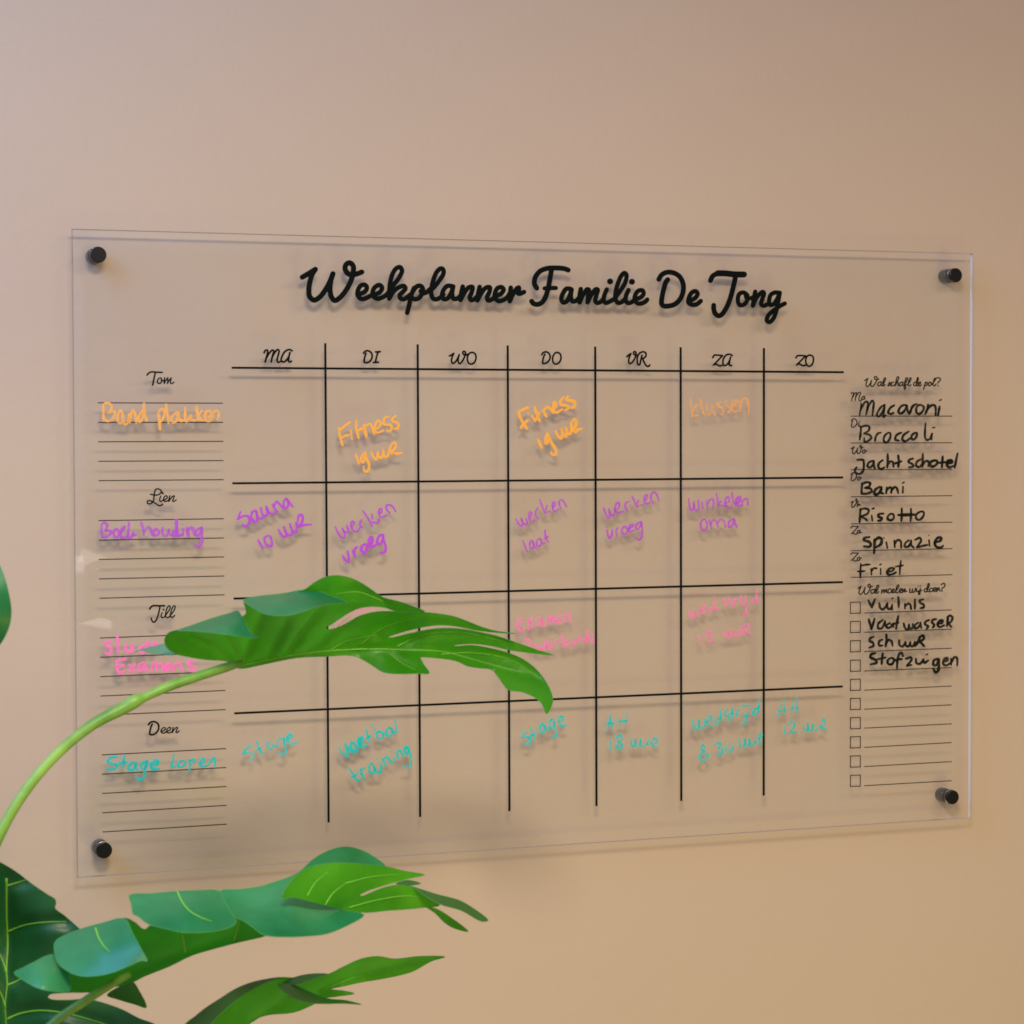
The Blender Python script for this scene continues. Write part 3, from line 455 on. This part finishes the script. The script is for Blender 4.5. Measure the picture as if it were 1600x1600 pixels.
 ('teal note reading voetbal training', TEAL, [(520, 1115, 11.85, 20, '14:111 622 151 710 241 800/24:271 800 271 680 231 552/29:351 532 321 590 351 680 421 700 441 620 381 542/31:491 582 541 520 531 442 491 472 491 560 551 610 631 590/14:621 292 651 430 691 540/24:621 462 691 412/12:731 192 781 320/21:811 352 821 470/811 352 871 332 931 370 911 450 831 460/1051 262 991 300 1001 400 1061 410 1101 330 1051 262/1091 272 1111 340 1161 350/12:1151 102 1171 220 1181 330 1221 340'
    '/18:311 1022 371 1120/331 1190 401 1150 461 1102/401 1152 441 1230 501 1240/26:511 1032 531 1110 581 1200/521 1042 591 1002/721 922 671 970 691 1080 751 1110 771 1030 721 922/761 962 801 1060 861 1090 901 1020 881 932/19:810 835/26:921 842 981 960/941 842 991 802 1041 850 1101 910/19:1080 695/14:1121 812 1161 890/22:1181 722 1221 840/1201 702 1241 682 1301 790/24:1371 612 1331 660 1361 740 1401 700 1371 612/15:1411 642 1441 800 1451 920 1421 990 1301 990')]),
 ('teal note reading stage in the DO column', TEALF, [(805, 1105, 17.78, 31, '331 682 241 710 191 840/191 850 331 830 421 890 401 990 321 1040 251 1002/24:421 572 471 700 551 890/421 802 501 752 621 702/751 462 691 530 701 660 751 710 811 640 801 510 751 462/801 482 851 580 911 620 981 562/1021 332 951 400 951 540 1031 570 1081 450 1021 332/1081 402 1121 580 1141 740 1111 830 1031 802/1221 402 1321 340 1311 262 1241 272 1201 380 1261 490 1331 520 1421 482')]),
 ('teal note reading AH 18 uur', TEALF, [(935, 1105, 15.24, 25, '18:286 162 261 320 206 550/18:291 202 301 380 361 530/191 392 281 386 381 386/16:496 232 511 480/16:681 122 661 330 641 440/451 336 571 326 671 326/20:271 772 286 910 281 1060/511 662 451 700 451 790 521 830 561 920 521 1000 451 970 441 880 501 820 551 760 541 690 511 662/20:776 732 786 880/821 940 871 890 881 762/786 880 821 940/881 762 891 900 941 940 991 880 1001 762/1001 782 1011 900 1071 930 1141 880 1201 782/1151 872 1191 880/34:1241 852 1311 930/1261 872 1331 742 1391 742 1391 810 1301 900/1311 922 1431 960')]),
 ('teal note reading wedstrijd 8 30 uur', TEALF, [(1070, 1085, 12.31, 21, '156 482 166 600 216 680 261 630 271 492/271 492 291 620 341 640 381 590 381 482/411 532 501 480 511 422 471 422 421 510 451 590 521 610/641 462 591 520 601 580 651 550 681 430/681 302 691 420 701 520/821 292 761 340 771 390 851 430 841 510/905 252 911 360 921 490/851 372 941 362/1006 430 1011 330 1041 292/1131 352 1141 420 1191 410 1211 352/1201 402 1181 500 1131 570 1091 560/18:1096 220 1251 218/1421 252 1331 290 1311 380 1361 390 1411 330/18:1441 92 1426 220 1421 330'
    '/341 972 311 1030 351 1090 441 1170 401 1250 331 1280 281 1230 301 1150 371 1080 381 1010 341 972/571 972 621 932 691 942 641 1030/641 1042 711 1050 721 1110 681 1150 611 1155/901 952 921 1020 891 1080 831 1100 791 1070 801 1000 851 952/1041 852 1051 960 1101 1000 1151 960 1161 852/1161 852 1171 970 1231 970 1241 862/1241 862 1261 970 1331 950 1351 892 1371 950/27:1431 862 1441 960/1421 862 1451 762 1479 772 1471 840')]),
 ('teal note reading AH 12 uur', TEALF, [(1200, 1080, 15.24, 23, '16:321 242 281 420 226 650/16:381 182 386 400 406 570/27:251 470 391 460/16:581 242 576 400 571 530/16:691 132 691 320 691 530/541 422 621 392 701 390/18:391 832 396 950 406 1060/481 782 531 722 611 732 631 810 561 920 541 980/541 985 601 970 671 975/18:846 752 851 880/851 880 891 950 941 900 946 762/946 772 961 900 1011 940 1051 890 1061 772/1061 802 1081 930 1141 920 1181 852/32:1241 832 1281 880/1261 852 1331 780 1351 702 1321 662 1291 720/1301 880 1391 920')]),
)
for k, (lab, m, parts) in enumerate(NOTES):
    text('handwritten_note', m, parts, lab, base=0.00022, wob=0.12, taper=0.25, fat=1.22 if m in (TEAL, TEALF) else 1.13)

# ---- the four standoffs
def lathe(prof, n=40):
    """profile of (radius, y) about the y axis"""
    V, F = [], []
    for r, y in prof:
        for i in range(n):
            a = 2 * math.pi * i / n; V.append(Vector((r * math.cos(a), y, r * math.sin(a))))
    for k in range(len(prof) - 1):
        for i in range(n):
            j = (i + 1) % n; F.append((k * n + i, k * n + j, (k + 1) * n + j, (k + 1) * n + i))
    F.append(tuple(range(n))); F.append(tuple(reversed(range((len(prof) - 1) * n, len(prof) * n))))
    return V, F
RK = 0.0071
corner = [P(154, 398, 0.005), P(1494, 430, 0.005), P(163, 1329, 0.005), P(1489, 1246, 0.005)]
capV, capF = lathe([(RK * .90, -0.0050), (RK * .975, -0.0047), (RK, -0.0041), (RK, -0.0016), (RK * .94, -0.0013), (RK * .94, -0.0012)])
colV, colF = lathe([(RK * .95, -0.0012), (RK * 1.02, -0.0010), (RK * 1.02, -0.0003), (RK * .97, -0.0001)])
barV, barF = lathe([(RK * .90, BT + 0.0001), (RK * .90, BT + 0.0022), (RK * .97, BT + 0.0026), (RK, BT + 0.0032), (RK, BT + GAP - 0.0008), (RK * .97, BT + GAP - 0.0001)])
first = None
for c in corner:
    loc = Vector((c.x, BT, c.z))
    if first is None:
        s = empty('standoff', loc, board)
        mesh('cap', [v + Vector((loc.x, 0, loc.z)) for v in capV], capF, CAPM, s)
        mesh('collar', [v + Vector((loc.x, 0, loc.z)) for v in colV], colF, COLLARM, s)
        mesh('barrel', [v + Vector((loc.x, 0, loc.z)) for v in barV], barF, BARRELM, s)
        for ch in s.children:
            md = ch.modifiers.new('edge', 'EDGE_SPLIT'); md.split_angle = math.radians(40)
        first = s
    else:
        s = first.copy(); COL.objects.link(s); s.parent = board; s.location = loc - ORI[board]
        for ch in list(first.children):
            d = ch.copy(); COL.objects.link(d); d.parent = s

# ------------------------------------------------------------------ the plant
def tps(ctrl):
    """smooth depth field through control points (px, py, depth)"""
    C = np.array(ctrl, float); X = C[:, :2] / 100.0; n = len(C)
    def U(r2): return np.where(r2 > 1e-12, r2 * np.log(np.maximum(r2, 1e-12)), 0)
    K = U(((X[:, None] - X[None]) ** 2).sum(-1)) + np.eye(n) * 0.02
    Pm = np.c_[np.ones(n), X]
    A = np.zeros((n + 3, n + 3)); A[:n, :n] = K; A[:n, n:] = Pm; A[n:, :n] = Pm.T
    sol = np.linalg.solve(A, np.r_[C[:, 2], 0, 0, 0])
    def f(px, py):
        x = np.array([px, py]) / 100.0
        return float(U(((X - x) ** 2).sum(1)) @ sol[:n] + sol[n] + sol[n + 1] * x[0] + sol[n + 2] * x[1])
    return f

class Blade:
    """one leaf: sheets cut to the traced outline and bent in depth, with a rounded rim"""
    def __init__(self, off=0.0): self.V, self.F, self.mi, self.off = [], [], [], off
    def sheet(self, outline, depth, m=0, step=9, rim=0.9, rim_m=2, rimseg=None, smooth=5, ripple=None, grooves=None, ga=0.0035, gs=9.0):
        f_ = depth if callable(depth) else tps(depth); f = lambda x, y: f_(x, y) + self.off
        if grooves:
            g0 = f; gp = []
            for ln in grooves: gp += [q for q in catmull(ln[1], sub=8)]
            gp = np.array(gp)
            f = lambda x, y: g0(x, y) + ga * math.exp(-float(((gp - (x, y)) ** 2).sum(1).min()) / gs ** 2)
        if ripple:
            g = f; amp, wl, ang, ph = ripple
            f = lambda x, y: g(x, y) + amp * math.sin((x * math.cos(ang) + y * math.sin(ang)) * 6.283 / wl + ph)
        closed = list(outline) + [outline[0]]
        o = []
        for q in catmull(closed, sub=smooth): o.append((float(q[0]), float(q[1])))
        o = o[:-1]
        vs = [Vector(q) for q in o]; n = len(vs)
        xs = [q[0] for q in o]; ys = [q[1] for q in o]
        y = min(ys) + step * .5; row = 0
        while y < max(ys):
            x = min(xs) + step * (.5 + .5 * (row % 2))
            while x < max(xs):
                vs.append(Vector((x, y))); x += step
            y += step * .87; row += 1
        ed = [(i, (i + 1) % n) for i in range(n)]
        rv, re, rf, _, _, _ = delaunay_2d_cdt(vs, ed, [list(range(n))], 1, 1e-4)
        b0 = len(self.V)
        for q in rv: self.V.append(P(q.x, q.y, f(q.x, q.y)))
        for t in rf:
            if len(t) < 3: continue
            self.F.append(tuple(b0 + i for i in t)); self.mi.append(m)
        if rim:
            pts = [P(q[0], q[1], f(*q)) for q in o]
            self.tube(pts + [pts[0]], rim * 0.00026, rim_m)
        self.f = f
        return f
    def tube(self, pts, r, m, n=6, rad=None):
        b0 = len(self.V); k = len(pts)
        for i, p in enumerate(pts):
            t = (pts[min(k - 1, i + 1)] - pts[max(0, i - 1)])
            if t.length < 1e-9: t = Vector((1, 0, 0))
            t.normalize(); a = t.cross(Vector((0, 1, 0)));
            if a.length < 1e-4: a = t.cross(Vector((1, 0, 0)))
            a.normalize(); b = t.cross(a)
            R = rad[i] if rad else r
            for j in range(n):
                w_ = 2 * math.pi * j / n; self.V.append(p + a * (R * math.cos(w_)) + b * (R * math.sin(w_)))
        for i in range(k - 1):
            for j in range(n):
                j2 = (j + 1) % n
                self.F.append((b0 + i * n + j, b0 + i * n + j2, b0 + (i + 1) * n + j2, b0 + (i + 1) * n + j)); self.mi.append(m)
        self.F.append(tuple(b0 + j for j in reversed(range(n)))); self.mi.append(m)
        self.F.append(tuple(b0 + (k - 1) * n + j for j in range(n))); self.mi.append(m)
    def build(self, mats, parent, label=None):
        o = mesh('leaf', self.V, self.F, mats, parent, mi=self.mi)
        if label: o['label'] = label
        return o
def veins(leaf, lines, f, m=None, off=0.0012):
    for wpx, pts in lines:
        B = Blade()
        q = catmull(pts, sub=6); k = len(q)
        p3 = [P(a[0], a[1], f(a[0], a[1]) + off * 0.4) for a in q]
        B.tube(p3, 0, 0, 6, [wpx * 0.00034 * (1 - 0.75 * i / k) for i in range(k)])
        mesh('vein', B.V, B.F, m or VEINM, leaf, mi=None)
def stem(pts, parent, label=None):
    B = Blade()
    q = catmull([(a, b, d * 1000, r) for a, b, d, r in pts], sub=8)
    p3 = [P(a[0], a[1], a[2] / 1000) for a in q]
    B.tube(p3, 0, 0, 14, [a[3] * 0.00056 for a in q])
    o = mesh('leaf_stem', B.V, B.F, STEMM, parent)
    if label: o['label'] = label

plant = empty('monstera_plant', P(-150, 2050, 0.30))
tag(plant, 'green split-leaf plant with long stems reaching in front of the board from the left', 'plant')

# ---- leaf A: the upper leaf, seen from below, its near margin folded over
A = Blade(0.035)
dA = [(257, 1000, .205), (300, 1000, .215), (370, 1040, .200), (330, 975, .235), (385, 950, .250), (400, 1000, .215), (450, 1028, .205), (450, 940, .262), (500, 930, .268), (520, 900, .262), (510, 985, .225),
      (560, 1024, .205), (570, 960, .240), (600, 935, .250), (664, 955, .240), (610, 1050, .225), (670, 1052, .232), (640, 1000, .208), (640, 970, .232), (700, 1020, .203), (720, 965, .228), (806, 990, .205), (770, 1030, .196), (864, 1023, .195), (830, 1050, .200), (855, 1116, .225), (850, 1085, .212)]
outA = [(257, 1000), (263, 989), (278, 984), (325, 972), (360, 962), (379, 963), (384.5, 958), (383.5, 949), (381, 940), (400, 934), (440, 930), (474, 922), (491, 910), (510, 901), (528, 899), (548, 903), (565, 911), (581, 921.6), (598, 933), (623, 939.6), (646, 947.5), (664, 955.5),
        (640, 956.5), (617, 954.6), (601, 949.5), (580, 947.6), (558, 951.5), (538, 962), (520, 974), (510, 981), (512, 983), (526, 981), (548, 970), (562, 962), (585, 956), (607, 954.8), (625, 956), (641, 957.2), (664, 956.8), (686, 959), (709, 963), (731, 971), (754, 980), (776, 986), (807, 990),
        (776, 988.5), (742, 984.6), (715, 979), (691, 976.8), (666, 979), (641, 984.6), (622, 990), (607, 995.5), (609, 996.5), (634, 991), (664, 984.6), (686, 981.7), (715, 982), (742, 986.4), (776, 993.6), (810, 1005), (841, 1016), (864, 1023.5),
        (832, 1020.8), (794, 1015.3), (769, 1009.6), (742, 1006.2), (722, 1006.8), (709, 1008.5), (711, 1009.5), (736, 1008), (765, 1012.5), (794, 1020), (819, 1031), (841, 1049), (859, 1076), (864, 1096), (854, 1116),
        (846, 1099), (832, 1088), (814, 1081), (794, 1078), (781, 1062), (768, 1046.5), (750, 1044), (731, 1041), (713, 1033), (684, 1028.5), (656, 1027.2), (657, 1028.5), (662, 1038), (671, 1052), (652, 1052.4), (619, 1053), (598, 1050), (578, 1037.5), (553, 1025), (512, 1025.6), (465, 1027.7), (431, 1034), (403, 1040), (377, 1044.7), (366, 1042), (357, 1034), (325, 1031), (295, 1026.6), (274, 1021.3), (261, 1012)]
VA = [(2.2, [(378, 1036), (388, 1010), (398, 985), (410, 958)]), (2.2, [(378, 1036), (366, 1012), (352, 992)]), (1.9, [(450, 1018), (468, 990), (490, 962), (502, 950)]), (1.8, [(515, 1016), (540, 1002), (565, 996), (590, 992)]),
              (1.6, [(360, 1030), (335, 1008), (300, 990)]), (2.6, [(375, 1040), (430, 1028), (500, 1018), (580, 1014), (640, 1016), (690, 1018), (760, 1036), (820, 1052)]), (1.5, [(620, 1010), (660, 992), (720, 988), (790, 1003)]),
      (1.5, [(600, 940), (560, 925), (525, 928)]), (1.2, [(690, 1022), (740, 1020), (800, 1032), (845, 1062)]), (1.2, [(610, 1022), (628, 1036), (650, 1047)]), (1.2, [(480, 1020), (515, 990), (548, 962)]), (1.2, [(420, 1026), (432, 1000), (448, 970)]), (1.3, [(560, 1010), (600, 980), (660, 966), (730, 976)])]
fA = A.sheet(outA, dA, 0, step=6, rim=0.8, smooth=3, grooves=VA, ga=-0.0042, gs=8.0)
# folded margins (upper, glossy side)
A.sheet([(277, 985.5), (304, 975.4), (336, 964.5), (359, 958), (371.8, 954.4), (377, 962), (385, 978), (393, 990.5), (405, 996), (389, 996.6), (357, 991.8), (325, 988.2), (295, 986)],
        [(277, 985, .245), (336, 964, .240), (372, 954, .243), (393, 990, .272), (405, 996, .275), (357, 992, .285), (310, 987, .272), (350, 977, .272)], 1, step=6, rim=1.0, smooth=4)
A.sheet([(380, 938), (400, 932), (440, 927.5), (474, 921.4), (491, 922), (515, 930), (543, 941.6), (520, 943), (495, 948), (469, 957.5), (444, 962), (416, 960), (397, 951)],
        [(380, 938, .262), (440, 927, .262), (480, 921, .268), (543, 941, .272), (495, 948, .300), (444, 962, .312), (397, 951, .292), (440, 945, .296)], 1, step=6, rim=1.0, smooth=4)
# far half of the blade peeping out behind
A.sheet([(209, 1020.5), (213, 1017), (221, 1014.5), (236, 1011), (256, 1006), (272, 1004), (280, 1015), (272, 1023), (250, 1022), (230, 1018.8), (219, 1016.8)],
        [(209, 1020, .17), (256, 1006, .18), (280, 1015, .19), (250, 1022, .185), (235, 1015, .175)], 3, step=6, rim=0.5, smooth=4)
leafA = A.build([LEAF_G, LEAF_T, RIMM, LEAF_P], plant, 'bright green upper leaf across the middle of the board, margin folded over')
veins(leafA, VA, fA)
stem([(-150, 2050, .300, 11), (-110, 1700, .29, 9), (-50, 1450, .29, 8), (-14, 1335, .289, 7.4), (30, 1250, .288, 7.2), (85, 1182, .287, 7.2), (145, 1132, .287, 7.6), (195, 1105, .286, 9.0), (212, 1095, .286, 9.4), (224, 1090, .285, 6.6), (262, 1073, .283, 7.0), (315, 1055, .279, 6.6), (362, 1040, .275, 6.2), (377, 1036, .271, 4)], plant)

# ---- leaf B: lower leaf with folded bluish flaps
B = Blade()
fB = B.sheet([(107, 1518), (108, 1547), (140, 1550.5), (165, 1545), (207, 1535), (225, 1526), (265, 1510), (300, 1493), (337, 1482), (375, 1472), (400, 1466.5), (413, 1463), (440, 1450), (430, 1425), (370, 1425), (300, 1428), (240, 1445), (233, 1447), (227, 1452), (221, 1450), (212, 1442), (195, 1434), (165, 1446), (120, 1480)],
        [(107, 1518, .30), (110, 1548, .285), (165, 1545, .275), (225, 1525, .275), (195, 1435, .345), (235, 1446, .335), (300, 1493, .28), (300, 1428, .33), (400, 1466, .285), (430, 1425, .32), (270, 1480, .30)], 4, step=6, rim=0.6, smooth=3, grooves=[(2, [(289, 1488), (287, 1472), (284, 1456)]), (2, [(366, 1468), (370, 1452), (374, 1440)]), (2, [(150, 1545), (190, 1528), (230, 1508), (300, 1482), (370, 1462)])], ga=-0.004, gs=9.0)
B.sheet([(86, 1472), (100, 1462), (125, 1452), (160, 1442), (195, 1435.5), (207, 1458), (220, 1482), (230, 1502), (222, 1501), (200, 1510), (175, 1520), (150, 1525), (125, 1525), (105, 1517), (91, 1505), (85, 1487)],
        [(86, 1475, .318), (125, 1452, .322), (195, 1435, .350), (220, 1482, .382), (230, 1502, .388), (150, 1525, .376), (100, 1512, .350), (150, 1485, .362)], 1, step=7, rim=1.0, smooth=4)
B.sheet([(22, 1520), (34, 1513), (50, 1505), (82, 1491), (95, 1498), (107, 1522), (109, 1547), (100, 1549.5), (87, 1549), (62, 1545), (37, 1532)],
        [(22, 1520, .33), (60, 1502, .335), (100, 1500, .325), (109, 1547, .350), (62, 1545, .362), (70, 1525, .355)], 1, step=6, rim=0.9, smooth=4)
B.sheet([(202, 1399), (237, 1396), (275, 1392.5), (312, 1391), (342, 1392), (350, 1405), (362, 1427), (369, 1442), (352, 1451.5), (320, 1457), (287, 1457), (257, 1451), (232, 1444), (216, 1432), (208, 1428), (205, 1412)],
        [(202, 1399, .335), (275, 1392, .335), (342, 1392, .338), (362, 1427, .365), (369, 1442, .372), (287, 1457, .390), (220, 1435, .365), (287, 1425, .372)], 1, step=7, rim=1.0, smooth=4)
# upper side on to the tip, with the back peak
B.sheet([(343, 1393), (375, 1389.5), (406, 1385), (432, 1377), (455, 1369), (469, 1361), (490, 1342), (516, 1328), (540, 1323), (564, 1328), (585, 1339), (603, 1355), (585, 1372), (545, 1392), (520, 1405), (530, 1419), (569, 1429.5), (543, 1446), (511, 1459), (477, 1463), (445, 1464), (412, 1461), (396, 1450), (380, 1439), (366, 1432)],
        [(343, 1393, .325), (406, 1385, .312), (469, 1361, .290), (540, 1323, .262), (603, 1355, .262), (545, 1392, .285), (569, 1429, .335), (511, 1459, .362), (445, 1464, .372), (396, 1450, .368), (366, 1432, .350), (450, 1420, .345), (480, 1400, .315), (530, 1350, .272)], 1, step=8, rim=1.0, smooth=4)
# bright tip lobes
fB2 = B.sheet([(441, 1403), (451, 1381), (469, 1363.5), (493, 1352.5), (524, 1348), (564, 1350), (603, 1354), (632, 1361), (664, 1367), (642, 1372), (616, 1379), (590, 1386.6), (570, 1394), (562, 1399.5), (566, 1400), (590, 1390), (611, 1383.8), (629, 1383), (645, 1387), (666, 1401), (687, 1414.7), (666, 1417.5), (635, 1421), (603, 1423), (572, 1426), (545, 1423), (510, 1415), (480, 1407), (458, 1402)],
        [(441, 1403, .352), (493, 1352, .330), (564, 1350, .322), (664, 1367, .300), (562, 1400, .318), (629, 1383, .312), (687, 1415, .305), (603, 1423, .300), (545, 1423, .315), (480, 1407, .342), (520, 1380, .330)], 0, step=7, rim=0.9, smooth=3)
B.sheet([(640, 1384), (660, 1390), (682, 1397), (716, 1406), (734, 1415.5), (763, 1438), (753, 1440), (721, 1423), (687, 1413), (666, 1401), (650, 1390)],
        [(640, 1384, .305), (716, 1406, .300), (763, 1438, .305), (721, 1423, .318), (666, 1401, .318)], 3, step=6, rim=0.7, smooth=4)
B.sheet([(664, 1416), (682, 1420), (705, 1434), (732, 1455.5), (711, 1451), (695, 1442), (680, 1427)], [(664, 1416, .30), (705, 1434, .295), (732, 1455, .30), (695, 1442, .29), (690, 1432, .295)], 0, step=6, rim=0.6, smooth=4)
B.sheet([(618, 1381), (637, 1375), (658, 1380.5), (648, 1383), (630, 1384)], [(618, 1381, .29), (637, 1375, .28), (658, 1380, .285), (635, 1384, .29)], 3, step=5, rim=0.4, smooth=4)
B.sheet([(167, 1555), (185, 1542), (207, 1534), (217, 1547), (229, 1574.5), (212, 1570), (185, 1562)], [(167, 1555, .25), (207, 1534, .27), (229, 1574, .245), (190, 1560, .25), (200, 1550, .262)], 3, step=5, rim=0.5, smooth=4)
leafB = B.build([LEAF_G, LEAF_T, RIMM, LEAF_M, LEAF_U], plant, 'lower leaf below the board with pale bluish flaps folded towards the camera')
veins(leafB, [(2.6, [(289, 1488), (287, 1472), (284, 1456)]), (2.2, [(366, 1468), (370, 1452), (374, 1440)]), (1.8, [(508, 1414), (520, 1396), (540, 1380)]), (1.4, [(545, 1418), (590, 1406), (640, 1400), (670, 1408)]), (1.3, [(540, 1380), (580, 1370), (630, 1366)]), (1.3, [(480, 1400), (492, 1380), (512, 1362)])], fB if False else (lambda x, y: (fB(x, y) if x < 420 else fB2(x, y))))
fl1 = tps([(86, 1475, .318), (125, 1452, .322), (195, 1435, .350), (220, 1482, .382), (230, 1502, .388), (150, 1525, .376), (100, 1512, .350), (150, 1485, .362)])
fl2 = tps([(202, 1399, .335), (275, 1392, .335), (342, 1392, .338), (362, 1427, .365), (369, 1442, .372), (287, 1457, .390), (220, 1435, .365), (287, 1425, .372)])
veins(leafB, [(2.4, [(149, 1450), (154, 1465), (162, 1478), (172, 1488)])], fl1)
veins(leafB, [(2.4, [(277, 1393), (284, 1408), (296, 1423), (315, 1434), (332, 1440)])], fl2)
stem([(-150, 2050, .30, 10), (-60, 1800, .30, 8), (40, 1650, .31, 6.6), (85, 1597, .315, 6.2), (130, 1566, .318, 6.0), (170, 1540, .318, 5.8), (202, 1522, .312, 5.2)], plant)

# ---- leaf C: small slim leaf at the bottom edge
Cc = Blade()
VC = [(1.6, [(395, 1596), (430, 1572), (460, 1552)]), (1.4, [(500, 1548), (560, 1525), (620, 1510), (680, 1497)])]
fC = Cc.sheet([(285, 1608), (312, 1583), (345, 1560), (370, 1546), (395, 1536), (420, 1529), (440, 1527), (459, 1527.5), (470, 1526), (493, 1522), (511, 1522.3), (537, 1510), (564, 1498), (590, 1494), (616, 1498), (655, 1494), (696, 1495), (674, 1502), (648, 1516.6), (629, 1523), (595, 1530), (564, 1535), (537, 1541), (517, 1545.5), (537, 1548), (554, 1552.5), (527, 1557), (508, 1560), (493, 1568), (459, 1582), (414, 1587), (390, 1600), (370, 1650), (320, 1660)],
        [(285, 1608, .27), (345, 1560, .275), (440, 1527, .262), (511, 1522, .255), (590, 1494, .262), (696, 1495, .245), (648, 1516, .238), (564, 1535, .235), (554, 1552, .24), (493, 1568, .232), (414, 1587, .24), (390, 1620, .25), (430, 1555, .258), (540, 1525, .25)], 0, step=6, rim=0.7, smooth=4, grooves=VC, ga=-0.005, gs=9.0)
Cc.sheet([(434, 1537.5), (448, 1537.5), (462, 1540), (480, 1548), (511, 1560), (540, 1563), (565, 1569.5), (537, 1568), (505, 1568.5), (480, 1567), (459, 1559.5), (443, 1548)],
        [(434, 1537, .268), (480, 1548, .270), (565, 1569, .255), (480, 1567, .292), (443, 1548, .285)], 3, step=6, rim=0.8, smooth=4)
Cc.sheet([(285, 1612), (312, 1582), (345, 1559.5), (370, 1544), (400, 1533), (440, 1527), (412, 1537), (385, 1552), (355, 1575), (330, 1600), (312, 1625)],
        [(285, 1612, .285), (345, 1560, .284), (440, 1527, .268), (385, 1552, .296), (330, 1600, .302)], 3, step=6, rim=0.8, smooth=4)
Cc.sheet([(440, 1537), (452, 1530), (470, 1524), (493, 1521), (512, 1522), (490, 1529), (468, 1537), (455, 1539)], [(440, 1537, .262), (493, 1521, .257), (512, 1522, .258), (468, 1537, .270)], 3, step=5, rim=0.5, smooth=4)
leafC = Cc.build([LEAF_G, LEAF_T, RIMM, LEAF_M], plant, 'slim olive green leaf lowest in the picture, below the board')
veins(leafC, VC, fC)
stem([(-150, 2050, .30, 9), (40, 1880, .29, 7), (200, 1760, .27, 6), (300, 1660, .262, 5), (345, 1610, .256, 3.5)], plant)

# ---- leaf D: broad dark leaf at the lower left
Dd = Blade()
VD = [(3.2, [(10, 1372), (10, 1417), (10.5, 1440), (12, 1475), (10, 1515), (11, 1537), (8, 1570), (10, 1610), (5, 1700)]), (2.4, [(11, 1456), (37, 1446), (70, 1441), (104, 1440)]), (2.2, [(10, 1384), (24, 1380), (40, 1375)]), (2.4, [(11, 1539), (24, 1534), (36, 1528), (70, 1520)]), (2.6, [(11, 1592), (30, 1584), (60, 1579), (97, 1582), (130, 1590), (170, 1602)]), (2.4, [(10, 1520), (2, 1496), (-20, 1460)]), (2.2, [(9, 1575), (0, 1550), (-30, 1515)])]
fD = Dd.sheet([(-30, 1331), (0, 1347), (25, 1362), (50, 1381), (75, 1398), (86, 1405), (87.5, 1412), (86, 1419), (100, 1430), (125, 1452), (160, 1488), (178, 1520), (170, 1548), (140, 1550.3), (90, 1552), (78, 1554), (75, 1558), (80, 1561.3), (105, 1562.5), (133, 1561), (155, 1565), (190, 1577), (217, 1591), (245, 1602), (290, 1640), (300, 1720), (230, 1800), (60, 1830), (-120, 1800), (-210, 1650), (-170, 1460), (-90, 1360)],
        [(-30, 1331, .235), (12, 1460, .195), (12, 1600, .20), (87, 1410, .225), (125, 1452, .228), (60, 1440, .222), (170, 1540, .225), (75, 1557, .222), (217, 1591, .235), (100, 1600, .226), (290, 1680, .23), (60, 1830, .21), (-210, 1650, .27), (-90, 1360, .26), (-80, 1560, .24), (0, 1750, .20)], 0, step=7, rim=0.8, smooth=4, grooves=VD, ga=-0.006, gs=12.0)
leafD = Dd.build([LEAF_D, LEAF_T, RIMM], plant, 'broad dark green leaf with pale veins at the lower left corner')
veins(leafD, VD, fD)
stem([(-150, 2050, .30, 9), (-60, 1950, .25, 7), (0, 1800, .195, 6), (6, 1700, .190, 4.5)], plant)

# ---- leaf E: edge of a leaf entering on the left
E = Blade()
E.sheet([(-40, 845), (-12, 866), (0, 884), (7, 902), (13, 924), (17, 946), (17.5, 962), (14, 980), (7, 996), (0, 1007), (-20, 1030), (-70, 1062), (-150, 1060), (-200, 980), (-180, 890), (-110, 840)],
        [(-40, 845, .30), (17, 950, .32), (0, 1007, .31), (-110, 840, .28), (-200, 980, .26), (-100, 1060, .27), (-60, 950, .33)], 0, step=10, rim=0.8, smooth=4)
leafE = E.build([LEAF_T, LEAF_T, RIMM], plant, 'tip of a blue-green leaf at the left edge of the picture')
stem([(-150, 2050, .30, 9), (-210, 1600, .29, 8), (-230, 1200, .28, 6), (-185, 1060, .28, 5), (-120, 990, .318, 3.5)], plant)
